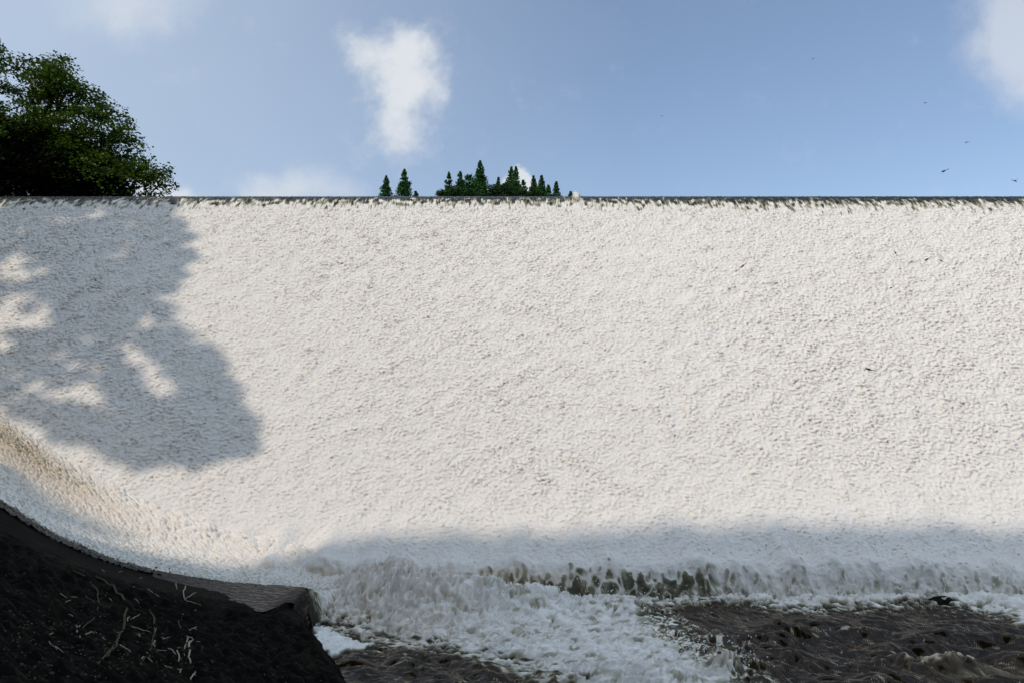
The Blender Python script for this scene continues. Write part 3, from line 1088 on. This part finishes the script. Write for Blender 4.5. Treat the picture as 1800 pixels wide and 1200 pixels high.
# ------------------------------------------------------------------ broad-leaved trees
def leaf_quads(rng, centres, spread, per, size, flat=.55):
    """leaf-sized rhombs scattered round clump centres"""
    n = len(centres) * per
    c = np.repeat(centres, per, 0)
    sp = np.repeat(spread, per, 0)
    p = c + np.clip(rng.normal(0, 1, (n, 3)), -1.5, 1.5) * sp
    th = rng.uniform(0, 2 * np.pi, n)
    a = np.stack([np.cos(th), np.sin(th), rng.normal(0, flat, n)], 1)
    a /= np.linalg.norm(a, axis=1)[:, None]
    r = np.stack([rng.normal(0, flat, n), rng.normal(0, flat, n), np.ones(n)], 1)
    b = np.cross(r, a); b /= np.linalg.norm(b, axis=1)[:, None]
    L = (size * rng.uniform(.6, 1.3, n))[:, None]
    w = L * .42
    mid = p + a * L * .05
    V = np.stack([p - a * L * .5, mid + b * w, p + a * L * .5, mid - b * w], 1).reshape(-1, 3)
    F = np.arange(n * 4).reshape(n, 4)
    return V, F


def skeleton(rng, trunk_pts, tips, r_tip=.03, r_max=.45):
    """branches from the trunk to every clump; each new one grows from the nearest limb"""
    nodes = [np.array(p, float) for p in trunk_pts]
    par = [-1] + list(range(len(nodes) - 1))
    top = nodes[-1]
    order = np.argsort([min(np.linalg.norm(np.array(t) - n) for n in nodes[len(nodes) // 3:]) for t in tips])
    for i in order:
        t = np.array(tips[i])
        arr = np.array(nodes)
        d = np.linalg.norm(arr - t, axis=1) + np.maximum(arr[:, 2] - t[2], 0) * .5
        d[:max(2, len(trunk_pts) // 3)] += 3
        j = int(np.argmin(d))
        p0 = arr[j]
        L = np.linalg.norm(t - p0)
        k = max(1, int(L / .9))
        prev = j
        bend = rng.normal(0, .10 * L, 3); bend[2] = abs(bend[2]) + .05 * L
        for q in range(1, k + 1):
            f = q / k
            nodes.append(p0 * (1 - f) + t * f + bend * math.sin(math.pi * f) + rng.normal(0, .04, 3) * (q < k))
            par.append(prev)
            prev = len(nodes) - 1
    n = len(nodes)
    cnt = np.zeros(n)
    kids = np.zeros(n, int)
    for i in range(n - 1, 0, -1):
        if cnt[i] == 0:
            cnt[i] = 1
        cnt[par[i]] += cnt[i]
    rad = np.minimum(r_tip * np.maximum(cnt, 1) ** .46, r_max)
    parts = []
    for i in range(1, n):
        sides = 7 if rad[i] > .12 else 4
        parts.append(tube([nodes[par[i]], nodes[i]], [min(rad[par[i]], rad[i] * 1.35), rad[i]], sides, False))
    return parts


def broad_tree(seed, base, top, tips, spread, per, size, mat, label, name='broadleaf_tree', group=None, cat='tree'):
    rng = np.random.default_rng(seed)
    root = empty(name, base)
    tag(root, label, cat, group)
    base = np.array(base); top = np.array(top)
    tr = [base + (top - base) * f + np.array([.3 * math.sin(5 * f), .2 * math.sin(4 * f + 1), 0]) * f for f in np.linspace(0, 1, 9)]
    parts = skeleton(rng, tr, tips)
    V, F = join(parts)
    V = np.array(V) - base
    mesh_obj('trunk', V, F, M_BARK, root)
    tips = np.array(tips)
    sp = np.array(spread)[None, :] * rng.uniform(.6, 1.35, (len(tips), 1))
    V, F = leaf_quads(rng, tips, sp, per, size)
    mesh_obj('crown', V - base, F, mat, root, smooth=False)
    return root


def fill_tips(rng, poly, y_lo, y_hi, n, holes=(), dens=None):
    """clump centres spread through the crown volume whose outline fills poly (photo units) between two distances"""
    xs = [p[0] for p in poly]; ys = [p[1] for p in poly]
    out = []
    P = np.array(poly, float)
    while len(out) < n:
        x, y = rng.uniform(min(xs), max(xs)), rng.uniform(min(ys), max(ys))
        if not in_poly(np.array([x]), np.array([y]), poly)[0]:
            continue
        if any(((x - hx) / rx) ** 2 + ((y - hy) / ry) ** 2 < 1 for hx, hy, rx, ry in holes):
            continue
        if dens is not None and rng.uniform() > dens(x, y):
            continue
        # rounder in depth towards the outline
        dd = float(poly_dist(np.array([x], float), np.array([y], float), poly)[0])
        half = (y_hi - y_lo) / 2 * min(1, .25 + dd / 70)
        Y = (y_lo + y_hi) / 2 + rng.uniform(-1, 1) * half
        out.append(px(x, y, Y))
    return out


def build_left_trees():
    rng = np.random.default_rng(11)
    # tall tree at the frame edge
    polyA = [(-260, -60), (-150, 0), (-60, 52), (0, 84), (40, 104), (90, 108), (112, 120), (120, 150), (104, 178), (125, 215), (115, 262), (60, 262), (0, 290), (-120, 330), (-280, 340)]
    tips = fill_tips(rng, polyA, 40, 52, 300, holes=[(22, 140, 22, 16), (55, 150, 26, 9), (75, 190, 20, 10), (25, 185, 14, 10)])
    b = (-42, 46, 19.5)
    broad_tree(1, b, px(-90, 90, 46), tips, (.50, .50, .16), 120, .19, M_LEAF,
               'tallest broadleaf tree at the far left, its crown cut by the picture edge')
    # spreading tree whose boughs arch down to the right
    polyB = [(40, 120), (95, 112), (150, 158), (195, 186), (222, 210), (226, 238), (248, 262), (262, 298), (296, 306), (297, 320), (284, 344), (200, 352), (120, 300), (90, 250), (50, 200)]
    tips = fill_tips(rng, [(40, 150), (90, 130), (110, 190), (130, 260), (180, 330), (60, 330)], 42, 48, 70)
    boughs = [((60, 190), (92, 128), (128, 152)), ((70, 190), (120, 150), (158, 164)), ((80, 200), (140, 168), (196, 190)), ((90, 205), (150, 185), (222, 214)),
              ((90, 215), (170, 200), (230, 236)), ((95, 250), (160, 236), (205, 250)), ((100, 240), (190, 225), (246, 262)), ((110, 262), (190, 258), (258, 292)),
              ((110, 280), (200, 276), (262, 312)), ((120, 280), (215, 290), (296, 312)), ((130, 300), (220, 306), (298, 322)), ((130, 318), (220, 322), (286, 342)),
              ((120, 330), (190, 336), (240, 348)), ((100, 255), (150, 262), (215, 300)), ((60, 150), (84, 116), (112, 118))]
    for A0, A1, A2 in boughs:
        Yb = rng.uniform(42.5, 47.5)
        for f in np.linspace(.12, 1.0, 17) + rng.uniform(-.03, .03, 17):
            f = min(f, 1.0)
            x = (1 - f) ** 2 * A0[0] + 2 * f * (1 - f) * A1[0] + f * f * A2[0]
            y = (1 - f) ** 2 * A0[1] + 2 * f * (1 - f) * A1[1] + f * f * A2[1]
            w = 3 + 5 * math.sin(math.pi * min(f, .9))
            tips.append(px(x + rng.normal(0, 3), y + rng.normal(-.3, 1.25) * w, Yb + rng.normal(0, .9)))
    b = (-33.5, 45, 17.2)
    broad_tree(2, b, px(95, 190, 45), tips, (.40, .45, .20), 74, .18, M_LEAF,
               'spreading broadleaf tree with boughs arching down right to the crest of the dam')
    # dense lower mass; its shade is put into the leaf colour
    polyC = [(-280, 250), (-100, 214), (0, 212), (60, 222), (120, 238), (170, 262), (200, 290), (226, 322), (218, 354), (0, 360), (-280, 360)]
    tips = fill_tips(rng, polyC, 42, 49.5, 430)
    b = (-37, 47, 17.5)
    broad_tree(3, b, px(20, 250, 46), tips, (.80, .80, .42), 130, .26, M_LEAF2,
               'dense tree low at the left behind the dam crest, shade put into its leaf colour')


build_left_trees()


def build_shade_trees():
    """tall trees on the left bank beside the dam, outside the picture; their shadow lies on the falling water"""
    rng = np.random.default_rng(21)
    poly = [(-420, 300), (-60, 335), (150, 340), (312, 352), (322, 400), (336, 450), (328, 492), (302, 515), (300, 560), (330, 590), (372, 620), (396, 668),
            (420, 715), (452, 768), (420, 800), (330, 806), (250, 812), (120, 770), (0, 700), (-420, 520)]
    gaps = [(40, 480, 34, 26), (125, 510, 10, 10), (40, 555, 40, 22), (245, 640, 22, 28), (285, 680, 22, 24), (60, 650, 70, 22), (130, 690, 50, 14),
            (215, 732, 22, 8), (185, 520, 12, 9), (300, 755, 24, 7), (-60, 610, 60, 30), (20, 690, 40, 12), (190, 780, 40, 9), (-150, 480, 60, 30)]
    A, B = [], []
    while len(A) + len(B) < 1000:
        x, y = rng.uniform(-420, 455), rng.uniform(300, 812)
        if not in_poly(np.array([x]), np.array([y]), poly)[0]:
            continue
        if any(((x - hx) / rx) ** 2 + ((y - hy) / ry) ** 2 < 2.6 for hx, hy, rx, ry in gaps) and rng.uniform() > .13:
            continue
        p = px_face(x, y)
        t = rng.uniform(25, 34)
        q = p + np.array(SUN) * t
        (A if x < 180 and y < 560 else B).append(q)
    A, B = np.array(A), np.array(B)
    a, b = A.mean(0), B.mean(0)
    broad_tree(31, (a[0] - 3, a[1], 17.0), (a[0], a[1], a[2]), A, (.26, .26, .26), 42, .42, M_LEAF,
               'tall tree on the left bank whose crown shades the upper corner of the fall')
    broad_tree(32, (b[0] - 5, b[1] - 1, 8.0), (b[0], b[1], b[2]), B, (.22, .22, .22), 42, .40, M_LEAF,
               'tall tree on the left bank whose crown shades the lower left of the fall')


build_shade_trees()


# ------------------------------------------------------------------ trees on the far shore
def conifer(seed, x, ytop, half, Y, label, slim=1.0, ragged=.25, mat=None):
    """half = half width in photo units where the crest cuts the tree"""
    rng = np.random.default_rng(seed)
    top = px(x, ytop, Y)
    gz = H + 1.8
    h = top[2] - gz
    seen = (347 - ytop) / 1200 * Y
    wd = half / 1200 * Y
    root = empty('conifer_tree', (top[0], Y, gz))
    tag(root, label, 'conifer', 'conifers on the far shore behind the dam crest')
    V, F = tube([(0, 0, 0), (.1, 0, h * .5), (0, 0, h * .97)], [.28, .16, .02], 7)
    mesh_obj('trunk', V, F, M_BARK, root)
    # branch sprays: clumps around the stem, more of them low, gaps between the whorls
    C, SP = [], []
    z = .04
    while z < h:
        r = wd * (z / max(seen, .1)) ** .82 * (1 if z < seen * 1.6 else 1)
        r = min(r, wd * 2.0)
        k = max(2, int(3 + r * 6))
        ph = rng.uniform(0, 6.28)
        whorl = rng.uniform(1 - ragged, 1 + ragged)
        for i in range(k):
            a = ph + 6.283 * i / k + rng.normal(0, .25)
            rr = r * whorl * rng.uniform(.55, 1.15)
            C.append((rr * math.cos(a) * .9, rr * math.sin(a) * .9, h - z - .22 * rr + rng.normal(0, .05)))
            SP.append((.06 + .16 * r, .06 + .16 * r, .07 + .06 * r))
            if r > .5:
                C.append((rr * .5 * math.cos(a), rr * .5 * math.sin(a), h - z - .1 * rr))
                SP.append((.06 + .16 * r, .06 + .16 * r, .07 + .06 * r))
        z += (.16 + .20 * min(1, z)) * rng.uniform(.8, 1.25)
        if z > seen * 1.8 + 1:
            z += .6
    V, F = leaf_quads(rng, np.array(C), np.array(SP), 30, .19, .8)
    tip, tf = tube([(0, 0, h - .4), (0, 0, h + .06)], [.05, .012], 5)
    mesh_obj('crown', V, F, mat or M_PINE, root, smooth=False)
    return root


def round_bush(seed, x, ytop, half, Y, label, name='round_tree', mat=None):
    rng = np.random.default_rng(seed)
    top = px(x, ytop, Y)
    wd = half / 1200 * Y
    gz = H + 1.8
    h = top[2] - gz
    root = empty(name, (top[0], Y, gz))
    tag(root, label, 'tree')
    tips = []
    n = 46
    for i in range(n):
        d = rng.normal(0, 1, 3); d /= np.linalg.norm(d)
        r = rng.uniform(.3, 1) ** .5
        tips.append((d[0] * wd * r * .85, d[1] * wd * r * .85, h - wd * 1.25 + d[2] * wd * 1.15 * r))
    parts = skeleton(rng, [(0, 0, 0), (.05, 0, h * .35), (0, .05, h * .6), (0, 0, h * .8)], tips, .02, .2)
    V, F = join(parts)
    mesh_obj('trunk', V, F, M_BARK, root)
    V, F = leaf_quads(rng, np.array(tips), np.full((n, 3), .20 * wd), 46, .19, .8)
    mesh_obj('crown', V, F, mat or M_BUSH, root, smooth=False)
    return root


def build_far_trees():
    cs = [
        (679, 311, 13, 86, 'small conifer standing first from the left on the crest line, beside the taller lone one', .2),
        (711, 299, 17, 84, 'tall lone conifer left of the main clump of trees, second from the left', .25),
        (731, 339, 5, 83, 'tiny conifer tip showing just right of the tall lone conifer', .2),
        (789, 304, 11, 86, 'slim ragged conifer at the left end of the main clump', .3),
        (809, 303, 15, 85, 'pointed conifer between the slim one and the round-topped tree', .25),
        (844, 284, 21, 87, 'tallest conifer of the clump, with a broad dark cone', .18),
        (851, 327, 9, 80, 'short blue-green conifer in front of the tallest one', .15),
        (876, 314, 7, 90, 'small pointed conifer in the dip right of the tallest tree', .25),
        (899, 295, 20, 88, 'left of the two joined conifer tops before the white cloud', .25),
        (907, 294, 13, 86, 'right of the two joined conifer tops before the white cloud', .3),
        (920, 318, 10, 84, 'lower conifer tucked against the right side of the joined pair', .2),
        (938, 311, 12, 87, 'left of the two slender conifers near the right end of the clump', .2),
        (952, 310, 15, 85, 'right of the two slender conifers near the right end of the clump', .2),
        (964, 327, 8, 84, 'short conifer at the right foot of the slender pair', .2),
        (978, 321, 9, 86, 'separate small conifer standing right of the clump', .2),
        (1003, 338, 5, 85, 'tiny conifer tip beside the white boil on the crest', .2),
    ]
    for i, (x, y, hw, Y, lab, rg) in enumerate(cs):
        conifer(100 + i, x, y, hw, Y, lab, ragged=rg)
    bs = [
        (825, 308, 13, 88, 'round-topped tree between two pointed conifers of the clump', M_PINE),
        (778, 332, 15, 82, 'light green bush low at the left end of the clump', M_BUSH),
        (800, 326, 17, 81, 'green bushy tree below the pointed conifers at left of the clump', M_BUSH),
        (826, 333, 13, 81, 'pale bush below the round-topped tree', M_BUSH),
        (869, 322, 16, 83, 'bushy tree right of the short blue-green conifer', M_BUSH),
        (889, 320, 16, 82, 'bushy tree below the joined conifer tops', M_BUSH),
        (916, 331, 16, 83, 'low bush between the joined tops and the slender pair', M_BUSH),
        (942, 329, 15, 83, 'low bush under the slender pair of conifers', M_BUSH),
    ]
    for i, (x, y, hw, Y, lab, mt) in enumerate(bs):
        round_bush(200 + i, x, y, hw, Y, lab, mat=mt)


build_far_trees()


# ------------------------------------------------------------------ dead wood on the bank
def bank_hit(x, y):
    """where the line of sight through a photo point meets the bank"""
    Y = np.linspace(4, 17.6, 1400)
    P = np.stack([(x - 900) / 1200 * Y, Y, CAMZ + (700 - y) / 1200 * Y], 1)
    h = bank_height(P[:, 0], P[:, 1])
    i = np.where(P[:, 2] < h)[0]
    return P[i[0]] if len(i) else px(x, y, 10)


def crop(q):
    return [(80 + a / 6.0, 1000 + b / 6.0) for a, b in q]


def stick(name, lines, r, label, cat, group, mat, lift=.03):
    """one dead branch: lines[0] is the stem, the rest are its forks; it stands a little off the rock"""
    pts0 = None
    parts = []
    rng = random.Random(hash(label) % 1000 if False else len(label) * 7 + int(lines[0][0][0]))
    for li, ln in enumerate(lines):
        P = [bank_hit(*q) for q in crop(ln)]
        P = [p + np.array([0, -.25, 1.0]) * (lift + (r if True else 0) + .02 * rng.random()) for p in P]
        # soft kinks between the drawn points
        Q = []
        for a, b in zip(P[:-1], P[1:]):
            for f in (0, .33, .66):
                Q.append(a * (1 - f) + b * f + np.array([rng.gauss(0, r * .5), rng.gauss(0, r * .5), rng.gauss(0, r * .5)]) * (f > 0))
        Q.append(P[-1])
        n = len(Q)
        rr = r * .6 if li == 0 else r * .42
        parts.append(tube(Q, [rr * (1 - .55 * abs(i / (n - 1) - .25)) for i in range(n)], 6))
    V, F = join(parts)
    V = np.array(V)
    o0 = V.mean(0)
    o = mesh_obj(name, V - o0, F, mat)
    o.location = o0
    tag(o, label, cat, group)
    return o


def build_dead_wood():
    G = 'dead twigs on the dark bank'
    st = [
        ([[(1478, 198), (1456, 262), (1475, 352)], [(1478, 340), (1540, 295), (1592, 264)]], .026, 'pale forked twig just below the concrete kerb'),
        ([[(1480, 345), (1560, 372), (1645, 395)]], .014, 'thin grey twig running right from the foot of the pale forked one'),
        ([[(1378, 168), (1388, 228)]], .022, 'short upright twig left of the pale forked twig'),
        ([[(1552, 795), (1515, 840), (1518, 940), (1536, 1034)]], .034, 'thickest pale stick, standing curved at the right of the twigs'),
        ([[(1506, 748), (1474, 850), (1472, 935)]], .020, 'thin bent stick leaning left of the thickest pale stick'),
        ([[(1436, 856), (1392, 888), (1414, 960), (1400, 1030)]], .024, 'hooked stick bent like a question mark near the thickest stick'),
        ([[(1466, 690), (1535, 660), (1622, 608)], [(1560, 645), (1605, 655)]], .018, 'twig slanting up right above the thickest stick'),
        ([[(1492, 735), (1560, 765), (1632, 792)]], .018, 'straight brownish twig slanting down right above the thickest stick'),
        ([[(0, 742), (45, 722), (88, 704)], [(2, 750), (60, 820), (126, 884)]], .018, 'long bent twig far left on the bank'),
        ([[(372, 765), (374, 715)], [(380, 746), (470, 705), (545, 700)]], .022, 'angled pale twig with a stub, left of the mossy root'),
        ([[(340, 695), (332, 625)], [(342, 655), (372, 620)]], .024, 'small Y-shaped twig left of the mossy root'),
        ([[(868, 575), (868, 542), (892, 528)]], .016, 'small hooked twig just right of the mossy root'),
        ([[(902, 548), (945, 525), (998, 498)]], .014, 'thin slanting twig right of the small hooked one'),
        ([[(985, 715), (1000, 762)], [(970, 715), (1012, 708)]], .018, 'tiny T-shaped twig between the two brown roots'),
        ([[(1215, 766), (1260, 752), (1305, 742)]], .014, 'level pale twig right of the brown root'),
        ([[(1165, 785), (1146, 810), (1156, 852)]], .016, 'small curled twig beside the brown root'),
        ([[(995, 975), (1040, 950), (1086, 900)], [(1078, 948), (1132, 1005)]], .018, 'forked twig at the foot of the brown root'),
        ([[(790, 820), (850, 862), (902, 902)]], .016, 'straight thin twig right of the lower mossy root'),
        ([[(900, 622), (1000, 655), (1105, 684)]], .013, 'long thin twig between the mossy root and the brown root'),
        ([[(1535, 1196), (1560, 1150), (1582, 1108)], [(1565, 1140), (1590, 1160)]], .020, 'upright forked twig at the bottom edge of the picture'),
        ([[(1280, 862), (1340, 880), (1385, 945)]], .018, 'bent twig left of the hooked stick'),
        ([[(1420, 1118), (1428, 1085), (1440, 1075)], [(1424, 1100), (1390, 1075)]], .016, 'little twig tangle below the hooked stick'),
    ]
    for ln, r, lab in st:
        stick('twig', ln, r, lab, 'twig', G, M_TWIG)
    same = 'short thin dead twig lying on the dark bank'
    for ln in [[(700, 660), (790, 690)], [(600, 740), (720, 780)], [(480, 780), (600, 835)], [(1440, 522), (1455, 482)], [(1563, 456), (1592, 440)],
               [(1080, 225), (1230, 335)], [(1260, 1040), (1340, 1070)], [(950, 330), (1000, 390)], [(1040, 388), (1082, 368)], [(250, 495), (320, 540)],
               [(110, 830), (190, 900)], [(358, 918), (424, 936)], [(214, 366), (270, 350)], [(1150, 722), (1250, 732)], [(1166, 630), (1160, 682)],
               [(278, 30), (320, 45)], [(600, 15), (630, 40)], [(770, 40), (815, 42)], [(925, 205), (945, 195)], [(995, 110), (1018, 98)],
               [(680, 328), (705, 352)], [(160, 275), (230, 325)], [(1180, 868), (1280, 885)], [(275, 310), (340, 318)], [(490, 480), (530, 500)]]:
        stick('twig', [ln], .012, same, 'twig', 'short twigs scattered on the bank', M_TWIG, .02)
    GR = 'roots trailing down the bank'
    for ln, r, lab in [
        ([[(300, 30), (380, 75), (460, 130), (512, 192), (558, 262), (560, 400), (500, 560), (380, 672)]], .026, 'dim mossy root curving down the upper left of the bank'),
        ([[(540, 110), (660, 182), (800, 300), (848, 390), (850, 480), (830, 640), (770, 760), (680, 880), (560, 1030)]], .042, 'thick tan mossy root arching down the middle of the bank'),
        ([[(790, 700), (700, 865), (640, 960)]], .026, 'second strand running beside the lower end of the thick tan root'),
        ([[(1090, 430), (1135, 500), (1150, 620), (1130, 800), (1090, 900), (1020, 1010)]], .028, 'brown root hanging right of the thick tan root'),
        ([[(1405, 560), (1438, 680), (1455, 785)]], .022, 'short brown root above the thickest pale stick'),
        ([[(430, 300), (520, 372), (560, 392)]], .022, 'short crooked brown root crossing the dim mossy one'),
        ([[(860, 400), (940, 440), (1050, 470)]], .016, 'thin reddish root branching right from the thick tan root'),
    ]:
        stick('root', ln, r, lab, 'root', GR, M_ROOT, .01)
    # bits of leaf and grit
    rng = np.random.default_rng(61)
    c = []
    while len(c) < 620:
        x = rng.uniform(0, 560); y = rng.uniform(990, 1200)
        if y < 905 + x * .30 or (x > 330 and rng.uniform() < .85) or (y < 1090 and rng.uniform() < .55):
            continue
        c.append(bank_hit(x, y) + np.array([0, 0, .03]))
    V, F = leaf_quads(rng, np.array(c), np.full((len(c), 3), .05), 2, .042, .5)
    o = mesh_obj('leaf_litter', V, F, M_ROOT, smooth=False)
    tag(o, 'scattered bits of dead leaf on the dark bank', 'leaf litter', kind='stuff')


build_dead_wood()


# ------------------------------------------------------------------ dragonflies
def make_dragonfly():
    root = empty('dragonfly')
    prof_b = [(-.034, .0008), (-.030, .0014), (-.016, .0013), (-.004, .0017), (.000, .0030), (.006, .0044), (.012, .0046), (.016, .0036),
              (.018, .0016), (.0195, .0034), (.0225, .0042), (.0255, .0026), (.0265, .0008)]
    pts = [(x, 0, .0012 * math.cos(x * 60)) for x, r in prof_b]
    bv, bf = tube(pts, [r * 1.25 for x, r in prof_b], 8)
    b = mesh_obj('body', np.array(bv), bf, M_FLY, root)
    for s in (-1, 1):
        V, F = join([blob(np.random.default_rng(1), (.0238, s * .0026, .0012), .0021, (1, 1, 1), 2, .0)])
        mesh_obj('eye', V, F, M_FLY, b)
    for fx, L, wd, sw in ((.010, .034, .0042, .10), (.004, .032, .0054, -.16)):
        for s in (-1, 1):
            n = 9
            top = []
            for i in range(n):
                f = i / (n - 1)
                w = wd * (math.sin(math.pi * min(1, .15 + .85 * f) ** 1.2) * .9 + .12)
                cx = fx + sw * L * f
                top.append(((cx + w * .5), s * (.003 + L * f), .004 + .006 * f, (cx - w * .5)))
            V, F = [], []
            for z in (.0001, -.0001):
                for a, y, zz, c in top:
                    V += [(a, y, zz + z), (c, y, zz + z)]
            m = 2 * n
            for i in range(n - 1):
                F += [(2 * i, 2 * i + 1, 2 * i + 3, 2 * i + 2), (m + 2 * i, m + 2 * i + 2, m + 2 * i + 3, m + 2 * i + 1)]
                F += [(2 * i, 2 * i + 2, m + 2 * i + 2, m + 2 * i), (2 * i + 1, m + 2 * i + 1, m + 2 * i + 3, 2 * i + 3)]
            F += [(0, m, m + 1, 1), (m - 2, m - 1, 2 * m - 1, 2 * m - 2)]
            mesh_obj('wing', V, F, M_WING, root)
    return root


def copy_tree(o, parent=None):
    c = o.copy()
    COL.objects.link(c)
    if parent is not None:
        c.parent = parent
    for ch in list(o.children):
        copy_tree(ch, c)
    return c


def build_dragonflies():
    fl = [  # photo position of head, length in photo units, heading (deg, 0 = right), label
        (1430, 103, 5, 200, 'highest dragonfly, a speck alone in the upper right sky'),
        (1164, 204, 4, 180, 'tiny dragonfly alone in the middle of the sky'),
        (1627, 181, 6, 180, 'dragonfly in the sky below the edge of the right-hand cloud'),
        (1700, 250, 7, 185, 'small level dragonfly above the slanting one in the right sky'),
        (1661, 300, 13, 202, 'dark slanting dragonfly in the sky just above the crest at right'),
        (1783, 318, 10, -12, 'dragonfly by the right picture edge just above the crest'),
        (782, 265, 3, 180, 'faint speck of a dragonfly below the tall white cloud'),
        (1307, 466, 13, 222, 'dragonfly diving left before the white fall, alone in its middle right'),
        (1575, 446, 10, 128, 'plump dragonfly highest before the white fall at right'),
        (1631, 455, 13, 208, 'curved dragonfly in the middle of the three high over the fall'),
        (1656, 459, 9, 150, 'thin dragonfly, rightmost of the three high over the fall'),
        (1568, 505, 8, 195, 'small level dragonfly below the three high over the fall'),
        (1722, 550, 6, 168, 'dragonfly nearest the right edge before the white fall'),
        (1508, 583, 5, 210, 'upper speck of the close pair of dragonflies over the fall'),
        (1494, 587, 4, 190, 'left speck of the close pair of dragonflies over the fall'),
        (1521, 614, 5, 170, 'speck of a dragonfly between the close pair and the big low one'),
        (1386, 602, 6, 205, 'lone small dragonfly left of the close pair over the fall'),
        (1530, 649, 17, 166, 'biggest dragonfly, long-tailed, lowest before the white fall'),
        (1103, 545, 4, 200, 'speck of a dragonfly before the middle of the fall'),
    ]
    proto = make_dragonfly()
    for i, (x, y, L, ang, lab) in enumerate(fl):
        o = proto if i == 0 else copy_tree(proto)
        Y = min(.062 * 1200 / (L * 1.2), 23.0)
        o.location = px(x, y, Y)
        o.rotation_euler = (R(12 * math.sin(i * 2.1)), R(-ang), R(14 * math.sin(i * 1.7)))
        tag(o, lab, 'dragonfly', 'dragonflies on the wing')


build_dragonflies()
